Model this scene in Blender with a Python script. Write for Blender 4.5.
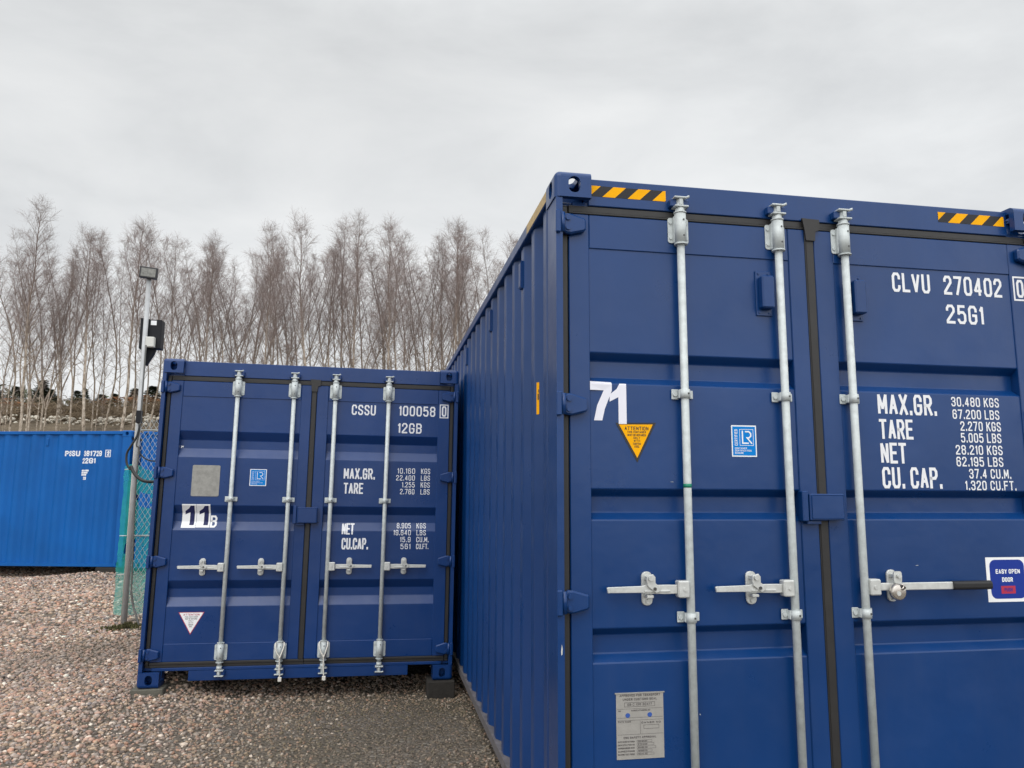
import bpy, bmesh, math, random
import numpy as np
from mathutils import Vector, Matrix

for o in list(bpy.data.objects):
    bpy.data.objects.remove(o, do_unlink=True)
S = bpy.context.scene
COL = S.collection
rnd = random.Random(7)
R = math.radians

# ------------------------------------------------------------------ camera
CAM_POS = Vector((-0.7172, -3.0195, 1.5031))
RIGHT = Vector((0.98444586, -0.17567336, 0.00228651))
UP = Vector((-0.02775393, -0.14265114, 0.98938383))
FWD = Vector((0.17348221, 0.97405828, 0.14530795))
FPX = 754.5457
cd = bpy.data.cameras.new('camera')
cam = bpy.data.objects.new('camera', cd)
COL.objects.link(cam)
cam.matrix_world = Matrix((
    (RIGHT.x, UP.x, -FWD.x, CAM_POS.x),
    (RIGHT.y, UP.y, -FWD.y, CAM_POS.y),
    (RIGHT.z, UP.z, -FWD.z, CAM_POS.z),
    (0, 0, 0, 1)))
cd.sensor_fit = 'HORIZONTAL'
cd.sensor_width = 36
cd.lens = FPX / 1024 * 36
cd.clip_start = 0.05
cd.clip_end = 3000
S.camera = cam


def at(px, py, Y):
    """point on the sight line of a photo pixel at world depth Y"""
    d = FWD + RIGHT * ((px - 512) / FPX) - UP * ((py - 384) / FPX)
    return CAM_POS + d * ((Y - CAM_POS.y) / d.y)


# ------------------------------------------------------------------ world
SUN_EL, SUN_AZ = R(48), R(205)      # azimuth clockwise from +y
W = bpy.data.worlds.new('World')
S.world = W
W.use_nodes = True
nt = W.node_tree
nt.nodes.clear()


def nd(tree, kind, **kw):
    n = tree.nodes.new(kind)
    for k, v in kw.items():
        if k.startswith('i_'):
            n.inputs[k[2:].replace('_', ' ')].default_value = v
        else:
            setattr(n, k, v)
    return n


def ramp(tree, stops, interp='LINEAR'):
    n = tree.nodes.new('ShaderNodeValToRGB')
    n.color_ramp.interpolation = interp
    e = n.color_ramp.elements
    while len(e) < len(stops):
        e.new(0.5)
    for k, (p, c) in zip(e, stops):
        k.position = p
        if not isinstance(c, (tuple, list)):
            c = (c, c, c)
        k.color = (*c[:3], 1)
    return n


out = nd(nt, 'ShaderNodeOutputWorld')
bg = nd(nt, 'ShaderNodeBackground', i_Strength=0.1)
sky = nd(nt, 'ShaderNodeTexSky', sky_type='NISHITA', sun_disc=False,
         sun_elevation=SUN_EL, sun_rotation=SUN_AZ)
tc = nd(nt, 'ShaderNodeTexCoord')
mp = nd(nt, 'ShaderNodeMapping')
mp.inputs['Scale'].default_value = (1.0, 1.0, 2.6)
no = nd(nt, 'ShaderNodeTexNoise', i_Scale=2.3, i_Detail=6.0, i_Roughness=0.55, i_Distortion=0.35)
no2 = nd(nt, 'ShaderNodeTexNoise', i_Scale=0.9, i_Detail=3.0)
nt.links.new(tc.outputs['Generated'], mp.inputs['Vector'])
nt.links.new(mp.outputs[0], no.inputs['Vector'])
nt.links.new(mp.outputs[0], no2.inputs['Vector'])
cl = ramp(nt, [(0.29, (0.82, 0.84, 0.855)), (0.5, (0.99, 1.008, 1.017)), (0.69, (1.12, 1.13, 1.13))])
cl2 = ramp(nt, [(0.3, 0.94), (0.7, 1.06)])
nt.links.new(no.outputs['Fac'], cl.inputs[0])
nt.links.new(no2.outputs['Fac'], cl2.inputs[0])
sep = nd(nt, 'ShaderNodeSeparateXYZ')
nt.links.new(tc.outputs['Generated'], sep.inputs[0])
# overcast: a little brighter at the horizon ahead, brighter overhead and behind
vert = ramp(nt, [(0.0, 0.86), (0.12, 0.85), (0.34, 0.80), (0.55, 0.78), (0.75, 1.25), (1.0, 1.8)])
nt.links.new(sep.outputs['Z'], vert.inputs[0])
back = nd(nt, 'ShaderNodeMapRange', clamp=True)
back.inputs['From Min'].default_value = 0.25
back.inputs['From Max'].default_value = -0.7
back.inputs['To Min'].default_value = 0.0
back.inputs['To Max'].default_value = 0.75
nt.links.new(sep.outputs['Y'], back.inputs['Value'])
add = nd(nt, 'ShaderNodeMath', operation='ADD')
nt.links.new(vert.outputs[0], add.inputs[0])
nt.links.new(back.outputs[0], add.inputs[1])
m1 = nd(nt, 'ShaderNodeMix', data_type='RGBA', blend_type='MULTIPLY')
m1.inputs[0].default_value = 1
nt.links.new(cl.outputs[0], m1.inputs[6])
nt.links.new(cl2.outputs[0], m1.inputs[7])
m2 = nd(nt, 'ShaderNodeVectorMath', operation='SCALE')
nt.links.new(m1.outputs[2], m2.inputs[0])
mul10 = nd(nt, 'ShaderNodeMath', operation='MULTIPLY')
mul10.inputs[1].default_value = 10.0
side_ = nd(nt, 'ShaderNodeMapRange', clamp=True)
side_.inputs['From Min'].default_value = 0.0
side_.inputs['From Max'].default_value = 0.6
side_.inputs['To Min'].default_value = 0.0
side_.inputs['To Max'].default_value = 0.10
nt.links.new(sep.outputs['X'], side_.inputs['Value'])
add2 = nd(nt, 'ShaderNodeMath', operation='ADD')
nt.links.new(add.outputs[0], add2.inputs[0])
nt.links.new(side_.outputs[0], add2.inputs[1])
nt.links.new(add2.outputs[0], mul10.inputs[0])
nt.links.new(mul10.outputs[0], m2.inputs['Scale'])
m3 = nd(nt, 'ShaderNodeMix', data_type='RGBA')
m3.inputs[0].default_value = 0.95
nt.links.new(sky.outputs[0], m3.inputs[6])
nt.links.new(m2.outputs[0], m3.inputs[7])
nt.links.new(m3.outputs[2], bg.inputs['Color'])
nt.links.new(bg.outputs[0], out.inputs[0])

sl = bpy.data.lights.new('sun', 'SUN')
sl.energy = 0.9
sl.angle = R(35)
sl.color = (1.0, 0.97, 0.93)
so = bpy.data.objects.new('sun', sl)
COL.objects.link(so)
sdir = Vector((math.sin(SUN_AZ) * math.cos(SUN_EL), math.cos(SUN_AZ) * math.cos(SUN_EL), math.sin(SUN_EL)))
so.rotation_euler = (-sdir).to_track_quat('-Z', 'Y').to_euler()
so.location = (0, -20, 30)

S.view_settings.view_transform = 'Standard'
S.view_settings.look = 'None'
S.view_settings.gamma = 1
S.view_settings.exposure = 0.0
S.view_settings.use_curve_mapping = False
S.render.engine = 'CYCLES'
S.cycles.max_bounces = 6
S.cycles.transparent_max_bounces = 12

# ------------------------------------------------------------------ materials


def mat(name, color, rough=0.6, metal=0.0, spec=0.5, var=0.0, vscale=5.0, rvar=0.0,
        bump=0.0, bscale=60.0, bdist=0.002, bump2=0.0, b2scale=2.0, b2dist=0.01, coords='Object'):
    m = bpy.data.materials.new(name)
    m.use_nodes = True
    t = m.node_tree
    p = t.nodes['Principled BSDF']
    p.inputs['Base Color'].default_value = (*color, 1)
    p.inputs['Roughness'].default_value = rough
    p.inputs['Metallic'].default_value = metal
    p.inputs['Specular IOR Level'].default_value = spec
    tx = nd(t, 'ShaderNodeTexCoord')
    if var or rvar:
        n = nd(t, 'ShaderNodeTexNoise', i_Scale=vscale, i_Detail=8.0, i_Roughness=0.65)
        t.links.new(tx.outputs[coords], n.inputs['Vector'])
        if var:
            c = ramp(t, [(0.25, tuple(x * (1 - var) for x in color)), (0.75, tuple(min(1, x * (1 + var)) for x in color))])
            t.links.new(n.outputs['Fac'], c.inputs[0])
            t.links.new(c.outputs[0], p.inputs['Base Color'])
        if rvar:
            c = ramp(t, [(0.3, max(0.02, rough - rvar)), (0.7, min(1, rough + rvar))])
            t.links.new(n.outputs['Fac'], c.inputs[0])
            t.links.new(c.outputs[0], p.inputs['Roughness'])
    last = None
    for (b, s, dist) in ((bump, bscale, bdist), (bump2, b2scale, b2dist)):
        if b:
            n = nd(t, 'ShaderNodeTexNoise', i_Scale=s, i_Detail=4.0)
            t.links.new(tx.outputs[coords], n.inputs['Vector'])
            bn = nd(t, 'ShaderNodeBump', i_Strength=b, i_Distance=dist)
            t.links.new(n.outputs['Fac'], bn.inputs['Height'])
            if last:
                t.links.new(last.outputs[0], bn.inputs['Normal'])
            last = bn
    if last:
        t.links.new(last.outputs[0], p.inputs['Normal'])
    return m


def paint(name, color, rough=0.34, spec=0.47):
    """sprayed container paint: slightly wavy sheet, dusty film, patchy gloss"""
    m = mat(name, color, rough=rough, spec=spec, rvar=0.09, vscale=3.0,
            bump=0.10, bscale=140, bdist=0.001, bump2=0.5, b2scale=2.2, b2dist=0.016)
    t = m.node_tree
    p = t.nodes['Principled BSDF']
    tx = nd(t, 'ShaderNodeTexCoord')
    mpn = nd(t, 'ShaderNodeMapping')
    mpn.inputs['Scale'].default_value = (9, 9, 0.9)          # streaks run down
    n = nd(t, 'ShaderNodeTexNoise', i_Scale=1.6, i_Detail=9.0, i_Roughness=0.7)
    t.links.new(tx.outputs['Object'], mpn.inputs[0])
    t.links.new(mpn.outputs[0], n.inputs['Vector'])
    r1 = ramp(t, [(0.5, 0.0), (0.9, 0.05)])
    t.links.new(n.outputs['Fac'], r1.inputs[0])
    n2 = nd(t, 'ShaderNodeTexNoise', i_Scale=1.3, i_Detail=5.0)
    t.links.new(tx.outputs['Object'], n2.inputs['Vector'])
    r2 = ramp(t, [(0.3, tuple(c * 0.9 for c in color)), (0.7, tuple(min(1, c * 1.12) for c in color))])
    t.links.new(n2.outputs['Fac'], r2.inputs[0])
    mx = nd(t, 'ShaderNodeMix', data_type='RGBA')
    t.links.new(r1.outputs[0], mx.inputs[0])
    t.links.new(r2.outputs[0], mx.inputs[6])
    mx.inputs[7].default_value = (0.13, 0.135, 0.15, 1)
    t.links.new(mx.outputs[2], p.inputs['Base Color'])
    return m


M = {}
M['navy'] = paint('navy_container_paint', (0.0010, 0.0360, 0.153))
M['navy_small'] = paint('navy_small_container_paint', (0.0010, 0.0325, 0.150))
M['royal'] = paint('royal_blue_container_paint', (0.0005, 0.098, 0.36), 0.5, 0.25)
M['gasket'] = mat('door_gasket_rubber', (0.021, 0.0195, 0.019), 0.5, var=0.25, vscale=9, bump=0.2, bscale=50)
M['galv'] = mat('galvanised_steel', (0.54, 0.58, 0.58), 0.55, metal=0.12, var=0.22, vscale=26, rvar=0.1, bump=0.08, bscale=120)
M['zinc'] = mat('bright_zinc_plate', (0.60, 0.61, 0.59), 0.42, metal=0.35, var=0.14, vscale=30, rvar=0.1, bump=0.1, bscale=90)
M['bolt'] = mat('bolt_dark', (0.09, 0.09, 0.09), 0.5, metal=0.6)
M['white'] = mat('white_lettering', (0.80, 0.81, 0.84), 0.5, var=0.05, vscale=40)
M['lilac'] = mat('white_vinyl_digit', (0.78, 0.78, 0.86), 0.4, var=0.03, vscale=8)
M['amber'] = mat('amber_vinyl', (0.90, 0.42, 0.002), 0.55, spec=0.12, var=0.08, vscale=14)
M['black'] = mat('black_vinyl', (0.022, 0.020, 0.020), 0.5)
M['tapeblack'] = mat('dark_tape', (0.020, 0.019, 0.021), 0.5, spec=0.3)
M['skyblue'] = mat('cert_sticker_blue', (0.0, 0.205, 0.62), 0.55, spec=0.15)
M['royalvinyl'] = mat('easy_open_blue', (0.006, 0.032, 0.27), 0.5, spec=0.3)
M['digitnavy'] = mat('navy_digit', (0.012, 0.016, 0.085), 0.5, spec=0.3)
M['greentape'] = mat('green_tape', (0.01, 0.22, 0.13), 0.5)
M['red'] = mat('red_vinyl', (0.42, 0.02, 0.06), 0.5)
M['platemetal'] = mat('data_plate_metal', (0.40, 0.385, 0.36), 0.42, metal=0.3, var=0.1, vscale=30)
M['plateink'] = mat('data_plate_ink', (0.10, 0.09, 0.09), 0.6)
M['plateblue'] = mat('data_plate_blue', (0.03, 0.09, 0.35), 0.5)
M['blankplate'] = mat('weathered_plate', (0.30, 0.295, 0.275), 0.5, metal=0.3, var=0.25, vscale=26)
M['grip'] = mat('black_grip_rubber', (0.012, 0.012, 0.013), 0.45, bump=0.3, bscale=90)
M['steel'] = mat('polished_padlock_steel', (0.62, 0.57, 0.52), 0.25, metal=0.85)
M['tan'] = mat('faded_tape', (0.50, 0.36, 0.17), 0.6, var=0.3, vscale=30)
M['dirtrail'] = None
M['block'] = mat('support_block', (0.024, 0.021, 0.018), 0.9, var=0.35, vscale=9, bump=0.6, bscale=40, bdist=0.01)
M['paver'] = mat('concrete_paver', (0.11, 0.105, 0.085), 0.9, var=0.25, vscale=12, bump=0.6, bscale=60, bdist=0.006)
M['inside'] = mat('underfloor', (0.02, 0.018, 0.017), 0.8)
M['pole'] = mat('galvanised_pole', (0.44, 0.45, 0.46), 0.55, metal=0.15, var=0.15, vscale=10)
M['post'] = mat('weathered_post', (0.44, 0.43, 0.38), 0.7, var=0.2, vscale=14)
M['wire'] = mat('fence_wire', (0.55, 0.58, 0.58), 0.45, metal=0.4)
M['cable'] = mat('black_cable', (0.02, 0.022, 0.022), 0.5)
M['greycable'] = mat('grey_cable', (0.11, 0.11, 0.105), 0.6)
M['cabinet'] = mat('black_cabinet', (0.008, 0.009, 0.013), 0.6, spec=0.3)
M['lamp_body'] = mat('lamp_body', (0.03, 0.03, 0.033), 0.5)
M['lamp_glass'] = mat('lamp_glass', (0.24, 0.24, 0.22), 0.35, spec=0.4, var=0.5, vscale=30)
M['boxwhite'] = mat('junction_box', (0.62, 0.62, 0.58), 0.55)
M['label'] = mat('white_label', (0.85, 0.86, 0.87), 0.5)
M['twig'] = mat('birch_twigs', (0.265, 0.212, 0.196), 0.85)
M['conifer'] = mat('conifer_needles', (0.085, 0.10, 0.058), 0.9, var=0.4, vscale=2)
M['bark_dark'] = mat('conifer_bark', (0.06, 0.045, 0.035), 0.9)
M['scrub'] = mat('dead_bramble', (0.23, 0.175, 0.115), 0.9, var=0.5, vscale=0.8)
M['bracken'] = mat('dead_bracken', (0.24, 0.11, 0.05), 0.9, var=0.4, vscale=1.5)
M['rubble'] = mat('pale_rubble', (0.52, 0.48, 0.41), 0.9, var=0.4, vscale=1.2)
M['moss'] = mat('moss_weed', (0.085, 0.08, 0.03), 0.9, var=0.45, vscale=25)
M['tie'] = mat('white_tie', (0.74, 0.71, 0.64), 0.5)

# dirty pale rail
m = mat('dusty_rail_paint', (0.135, 0.125, 0.13), 0.6, var=0.4, vscale=18, rvar=0.1)
M['dirtrail'] = m


def bark_material():
    m = bpy.data.materials.new('birch_bark')
    m.use_nodes = True
    t = m.node_tree
    p = t.nodes['Principled BSDF']
    p.inputs['Roughness'].default_value = 0.85
    tx = nd(t, 'ShaderNodeTexCoord')
    mpn = nd(t, 'ShaderNodeMapping')
    mpn.inputs['Scale'].default_value = (3, 3, 1.6)
    t.links.new(tx.outputs['Object'], mpn.inputs[0])
    n = nd(t, 'ShaderNodeTexNoise', i_Scale=2.2, i_Detail=5.0, i_Roughness=0.75)
    t.links.new(mpn.outputs[0], n.inputs['Vector'])
    c = ramp(t, [(0.34, (0.07, 0.055, 0.045)), (0.46, (0.32, 0.26, 0.20)), (0.62, (0.58, 0.51, 0.43))])
    t.links.new(n.outputs['Fac'], c.inputs[0])
    # the papery bark gives way to brown bark on upper stems
    s = nd(t, 'ShaderNodeSeparateXYZ')
    t.links.new(tx.outputs['Object'], s.inputs[0])
    r = ramp(t, [(0.0, 0.0), (1.0, 1.0)])
    mr = nd(t, 'ShaderNodeMapRange', clamp=True)
    mr.inputs['From Min'].default_value = 3.0
    mr.inputs['From Max'].default_value = 7.5
    t.links.new(s.outputs['Z'], mr.inputs['Value'])
    mx = nd(t, 'ShaderNodeMix', data_type='RGBA')
    t.links.new(mr.outputs[0], mx.inputs[0])
    t.links.new(c.outputs[0], mx.inputs[6])
    mx.inputs[7].default_value = (0.20, 0.155, 0.135, 1)
    t.links.new(mx.outputs[2], p.inputs['Base Color'])
    return m


M['bark'] = bark_material()


def netting_material():
    m = bpy.data.materials.new('green_netting')
    m.use_nodes = True
    t = m.node_tree
    p = t.nodes['Principled BSDF']
    o = t.nodes['Material Output']
    p.inputs['Base Color'].default_value = (0.03, 0.50, 0.43, 1)
    p.inputs['Roughness'].default_value = 0.7
    tr = nd(t, 'ShaderNodeBsdfTransparent')
    tl = nd(t, 'ShaderNodeBsdfTranslucent')
    tl.inputs[0].default_value = (0.03, 0.52, 0.45, 1)
    a = nd(t, 'ShaderNodeMixShader')
    a.inputs[0].default_value = 0.35
    t.links.new(p.outputs[0], a.inputs[1])
    t.links.new(tl.outputs[0], a.inputs[2])
    tx = nd(t, 'ShaderNodeTexCoord')
    n = nd(t, 'ShaderNodeTexNoise', i_Scale=5.0, i_Detail=4.0)
    t.links.new(tx.outputs['Object'], n.inputs['Vector'])
    r = ramp(t, [(0.3, 0.42), (0.7, 0.68)])
    t.links.new(n.outputs['Fac'], r.inputs[0])
    b = nd(t, 'ShaderNodeMixShader')
    t.links.new(r.outputs[0], b.inputs[0])
    t.links.new(tr.outputs[0], b.inputs[1])
    t.links.new(a.outputs[0], b.inputs[2])
    t.links.new(b.outputs[0], o.inputs[0])
    return m


M['net'] = netting_material()


def ground_material():
    m = bpy.data.materials.new('gravel_ground')
    m.use_nodes = True
    t = m.node_tree
    p = t.nodes['Principled BSDF']
    p.inputs['Roughness'].default_value = 0.95
    p.inputs['Specular IOR Level'].default_value = 0.2
    tx = nd(t, 'ShaderNodeTexCoord')
    v = nd(t, 'ShaderNodeTexVoronoi', i_Scale=42.0, i_Randomness=1.0)
    t.links.new(tx.outputs['Object'], v.inputs['Vector'])
    sp = nd(t, 'ShaderNodeSeparateColor')
    t.links.new(v.outputs['Color'], sp.inputs[0])
    c = ramp(t, [(0.0, (0.07, 0.06, 0.05)), (0.2, (0.15, 0.125, 0.10)), (0.45, (0.13, 0.115, 0.10)),
                 (0.65, (0.19, 0.15, 0.12)), (0.85, (0.17, 0.15, 0.13)), (1.0, (0.30, 0.27, 0.23))])
    t.links.new(sp.outputs[0], c.inputs[0])
    n = nd(t, 'ShaderNodeTexNoise', i_Scale=0.55, i_Detail=6.0, i_Roughness=0.6)
    t.links.new(tx.outputs['Object'], n.inputs['Vector'])
    r = ramp(t, [(0.40, 0.1), (0.60, 0.85)])
    t.links.new(n.outputs['Fac'], r.inputs[0])
    mx = nd(t, 'ShaderNodeMix', data_type='RGBA')
    t.links.new(r.outputs[0], mx.inputs[0])
    t.links.new(c.outputs[0], mx.inputs[6])
    mx.inputs[7].default_value = (0.10, 0.085, 0.062, 1)       # damp silty patches
    t.links.new(mx.outputs[2], p.inputs['Base Color'])
    bn = nd(t, 'ShaderNodeBump', i_Strength=0.9, i_Distance=0.02, invert=True)
    t.links.new(v.outputs['Distance'], bn.inputs['Height'])
    t.links.new(bn.outputs[0], p.inputs['Normal'])
    return m


M['ground'] = ground_material()
M['hill'] = mat('rough_bank', (0.13, 0.10, 0.065), 0.95, var=0.5, vscale=0.6, bump=1.0, bscale=3, bdist=0.2)


def stone_material():
    m = bpy.data.materials.new('loose_stones')
    m.use_nodes = True
    t = m.node_tree
    p = t.nodes['Principled BSDF']
    p.inputs['Roughness'].default_value = 0.9
    p.inputs['Specular IOR Level'].default_value = 0.25
    a = nd(t, 'ShaderNodeAttribute', attribute_name='stone')
    tx = nd(t, 'ShaderNodeTexCoord')
    n = nd(t, 'ShaderNodeTexNoise', i_Scale=110.0, i_Detail=3.0)
    t.links.new(tx.outputs['Object'], n.inputs['Vector'])
    r = ramp(t, [(0.3, 0.78), (0.7, 1.2)])
    t.links.new(n.outputs['Fac'], r.inputs[0])
    mx = nd(t, 'ShaderNodeMix', data_type='RGBA', blend_type='MULTIPLY')
    mx.inputs[0].default_value = 1
    t.links.new(a.outputs['Color'], mx.inputs[6])
    t.links.new(r.outputs[0], mx.inputs[7])
    t.links.new(mx.outputs[2], p.inputs['Base Color'])
    return m


M['stone'] = stone_material()

# ------------------------------------------------------------------ mesh helpers


def link(name, me, parent=None):
    o = bpy.data.objects.new(name, me)
    COL.objects.link(o)
    if parent is not None:
        o.parent = parent
    return o


def obj(name, bm, m, parent=None, smooth=False):
    me = bpy.data.meshes.new(name)
    bm.normal_update()
    bm.to_mesh(me)
    bm.free()
    for x in (m if isinstance(m, (list, tuple)) else [m]):
        me.materials.append(x)
    if smooth:
        me.polygons.foreach_set('use_smooth', [True] * len(me.polygons))
        try:
            me.set_sharp_from_angle(angle=R(35))
        except Exception:
            pass
    return link(name, me, parent)


def tag(o, label=None, cat=None, group=None, kind=None):
    if label:
        o['label'] = label
    if cat:
        o['category'] = cat
    if group:
        o['group'] = group
    if kind:
        o['kind'] = kind
    return o


def thing(name, label, cat, loc=(0, 0, 0), rz=0, group=None):
    o = bpy.data.objects.new(name, None)
    COL.objects.link(o)
    o.empty_display_size = 0.1
    o.location = loc
    o.rotation_euler = (0, 0, rz)
    return tag(o, label, cat, group)


def box(bm, x0, x1, y0, y1, z0, z1, bev=0.0, mi=0):
    r = bmesh.ops.create_cube(bm, size=1)
    vs = r['verts']
    for v in vs:
        v.co = Vector(((x0 + x1) / 2 + v.co.x * (x1 - x0), (y0 + y1) / 2 + v.co.y * (y1 - y0), (z0 + z1) / 2 + v.co.z * (z1 - z0)))
    fs = {f for v in vs for f in v.link_faces}
    for f in fs:
        f.material_index = mi
    if bev:
        es = list({e for v in vs for e in v.link_edges})
        bmesh.ops.bevel(bm, geom=es, offset=bev, segments=1, affect='EDGES', profile=0.5)
    return vs


def prism(bm, pts, axis, a0, a1, bev=0.0, mi=0):
    """extrude a 2D outline along an axis; pts are (u,v) on the other two axes in xyz order"""
    def P(u, v, w):
        return {'x': (w, u, v), 'y': (u, w, v), 'z': (u, v, w)}[axis]
    A = [bm.verts.new(P(u, v, a0)) for u, v in pts]
    B = [bm.verts.new(P(u, v, a1)) for u, v in pts]
    fs = [bm.faces.new(A), bm.faces.new(B[::-1])]
    n = len(pts)
    for i in range(n):
        fs.append(bm.faces.new((A[i], B[i], B[(i + 1) % n], A[(i + 1) % n])))
    bmesh.ops.recalc_face_normals(bm, faces=fs)
    for f in fs:
        f.material_index = mi
    if bev:
        es = list({e for f in fs[:2] for e in f.edges})
        bmesh.ops.bevel(bm, geom=es, offset=bev, segments=1, affect='EDGES', profile=0.5)


def cyl(bm, p0, p1, r0, r1=None, n=14, mi=0, caps=True):
    r1 = r0 if r1 is None else r1
    p0, p1 = Vector(p0), Vector(p1)
    d = (p1 - p0).normalized()
    a = d.orthogonal().normalized()
    b = d.cross(a)
    A, B = [], []
    for i in range(n):
        t = 2 * math.pi * i / n
        v = a * math.cos(t) + b * math.sin(t)
        A.append(bm.verts.new(p0 + v * r0))
        B.append(bm.verts.new(p1 + v * r1))
    for i in range(n):
        f = bm.faces.new((A[i], A[(i + 1) % n], B[(i + 1) % n], B[i]))
        f.smooth = True
        f.material_index = mi
    if caps:
        bm.faces.new(A[::-1]).material_index = mi
        bm.faces.new(B).material_index = mi


def tube(bm, pts, r, n=8, mi=0):
    pts = [Vector(p) for p in pts]
    rs = r if isinstance(r, (list, tuple)) else [r] * len(pts)
    rings = []
    a = None
    for i, p in enumerate(pts):
        d = (pts[min(i + 1, len(pts) - 1)] - pts[max(i - 1, 0)]).normalized()
        if a is None:
            a = d.orthogonal().normalized()
        a = (a - d * a.dot(d)).normalized()
        b = d.cross(a)
        rings.append([bm.verts.new(p + (a * math.cos(2 * math.pi * k / n) + b * math.sin(2 * math.pi * k / n)) * rs[i]) for k in range(n)])
    for A, B in zip(rings, rings[1:]):
        for k in range(n):
            f = bm.faces.new((A[k], A[(k + 1) % n], B[(k + 1) % n], B[k]))
            f.smooth = True
            f.material_index = mi
    bm.faces.new(rings[0][::-1]).material_index = mi
    bm.faces.new(rings[-1]).material_index = mi


def spline(pts, k=8):
    pts = [Vector(p) for p in pts]
    P = [pts[0] * 2 - pts[1]] + pts + [pts[-1] * 2 - pts[-2]]
    o = []
    for i in range(1, len(P) - 2):
        for j in range(k):
            t = j / k
            a, b, c, d = P[i - 1], P[i], P[i + 1], P[i + 2]
            o.append(0.5 * ((2 * b) + (c - a) * t + (2 * a - 5 * b + 4 * c - d) * t * t + (3 * b - a - 3 * c + d) * t ** 3))
    o.append(pts[-1])
    return o


def rrect(x0, x1, z0, z1, r, n=4):
    o = []
    for cx, cz, a in ((x1 - r, z0 + r, -90), (x1 - r, z1 - r, 0), (x0 + r, z1 - r, 90), (x0 + r, z0 + r, 180)):
        for i in range(n + 1):
            t = R(a + 90 * i / n)
            o.append((cx + r * math.cos(t), cz + r * math.sin(t)))
    return o


# ------------------------------------------------------------------ stencil lettering
G = {
    'A': [[(0, 0), (2, 6), (4, 0)], [(.75, 1.9), (3.25, 1.9)]],
    'B': [[(0, 0), (0, 6), (3, 6), (4, 5.1), (4, 4), (3, 3.2), (0, 3.2)], [(2.8, 3.2), (4, 2.3), (4, .9), (3, 0), (0, 0)]],
    'C': [[(4, 4.5), (4, 5.1), (3.1, 6), (.9, 6), (0, 5.1), (0, .9), (.9, 0), (3.1, 0), (4, .9), (4, 1.5)]],
    'D': [[(0, 0), (0, 6), (2.8, 6), (4, 4.9), (4, 1.1), (2.8, 0), (0, 0)]],
    'E': [[(3.8, 6), (0, 6), (0, 0), (3.8, 0)], [(0, 3.1), (3.2, 3.1)]],
    'F': [[(3.8, 6), (0, 6), (0, 0)], [(0, 3.1), (3.2, 3.1)]],
    'G': [[(4, 4.5), (4, 5.1), (3.1, 6), (.9, 6), (0, 5.1), (0, .9), (.9, 0), (3.1, 0), (4, .9), (4, 2.8), (2.3, 2.8)]],
    'H': [[(0, 0), (0, 6)], [(4, 0), (4, 6)], [(0, 3.1), (4, 3.1)]],
    'I': [[(0, 0), (0, 6)]],
    'K': [[(0, 0), (0, 6)], [(4, 6), (0, 2.3)], [(1.5, 3.7), (4, 0)]],
    'L': [[(0, 6), (0, 0), (3.6, 0)]],
    'M': [[(0, 0), (0, 6), (2.3, 1.6), (4.6, 6), (4.6, 0)]],
    'N': [[(0, 0), (0, 6), (4, 0), (4, 6)]],
    'O': [[(0, .9), (0, 5.1), (.9, 6), (3.1, 6), (4, 5.1), (4, .9), (3.1, 0), (.9, 0), (0, .9)]],
    'P': [[(0, 0), (0, 6), (3, 6), (4, 5.1), (4, 3.8), (3, 2.9), (0, 2.9)]],
    'R': [[(0, 0), (0, 6), (3, 6), (4, 5.1), (4, 3.8), (3, 2.9), (0, 2.9)], [(2, 2.9), (4, 0)]],
    'S': [[(4, 4.8), (4, 5.1), (3.1, 6), (.9, 6), (0, 5.1), (0, 4.1), (.9, 3.3), (3.1, 2.7), (4, 1.9), (4, .9), (3.1, 0), (.9, 0), (0, .9), (0, 1.3)]],
    'T': [[(0, 6), (4, 6)], [(2, 6), (2, 0)]],
    'U': [[(0, 6), (0, .9), (.9, 0), (3.1, 0), (4, .9), (4, 6)]],
    'V': [[(0, 6), (2, 0), (4, 6)]],
    'W': [[(0, 6), (1.2, 0), (2.5, 4.6), (3.8, 0), (5, 6)]],
    'X': [[(0, 0), (4, 6)], [(4, 0), (0, 6)]],
    'Y': [[(0, 6), (2, 3), (4, 6)], [(2, 3), (2, 0)]],
    '1': [[(0, 4.7), (1.1, 6), (1.1, 0)]],
    '2': [[(0, 4.6), (0, 5.1), (.9, 6), (3.1, 6), (4, 5.1), (4, 4), (0, .6), (0, 0), (4, 0)]],
    '3': [[(0, 4.8), (0, 5.1), (.9, 6), (3.1, 6), (4, 5.1), (4, 4), (3.1, 3.2), (1.6, 3.2)], [(3, 3.2), (4, 2.3), (4, .9), (3.1, 0), (.9, 0), (0, .9), (0, 1.2)]],
    '4': [[(3, 0), (3, 6), (0, 1.5), (4.1, 1.5)]],
    '5': [[(3.8, 6), (.3, 6), (.1, 3.2), (1, 3.8), (3, 3.8), (4, 2.9), (4, .9), (3.1, 0), (.9, 0), (0, .9), (0, 1.2)]],
    '6': [[(4, 4.8), (4, 5.1), (3.1, 6), (.9, 6), (0, 5.1), (0, .9), (.9, 0), (3.1, 0), (4, .9), (4, 2.6), (3.1, 3.5), (.2, 3.4)]],
    '7': [[(0, 6), (4, 6), (1.4, 0)]],
    '8': [[(.9, 3.2), (0, 4), (0, 5.1), (.9, 6), (3.1, 6), (4, 5.1), (4, 4), (3.1, 3.2), (.9, 3.2)], [(.9, 3.2), (0, 2.3), (0, .9), (.9, 0), (3.1, 0), (4, .9), (4, 2.3), (3.1, 3.2)]],
    '9': [[(0, 1.2), (0, .9), (.9, 0), (3.1, 0), (4, .9), (4, 5.1), (3.1, 6), (.9, 6), (0, 5.1), (0, 3.4), (.9, 2.5), (3.8, 2.6)]],
    '.': [[(.1, -.1), (.1, .55)]],
    "'": [[(.1, 6), (.1, 4.7)]],
}
G['0'] = G['O']


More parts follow.
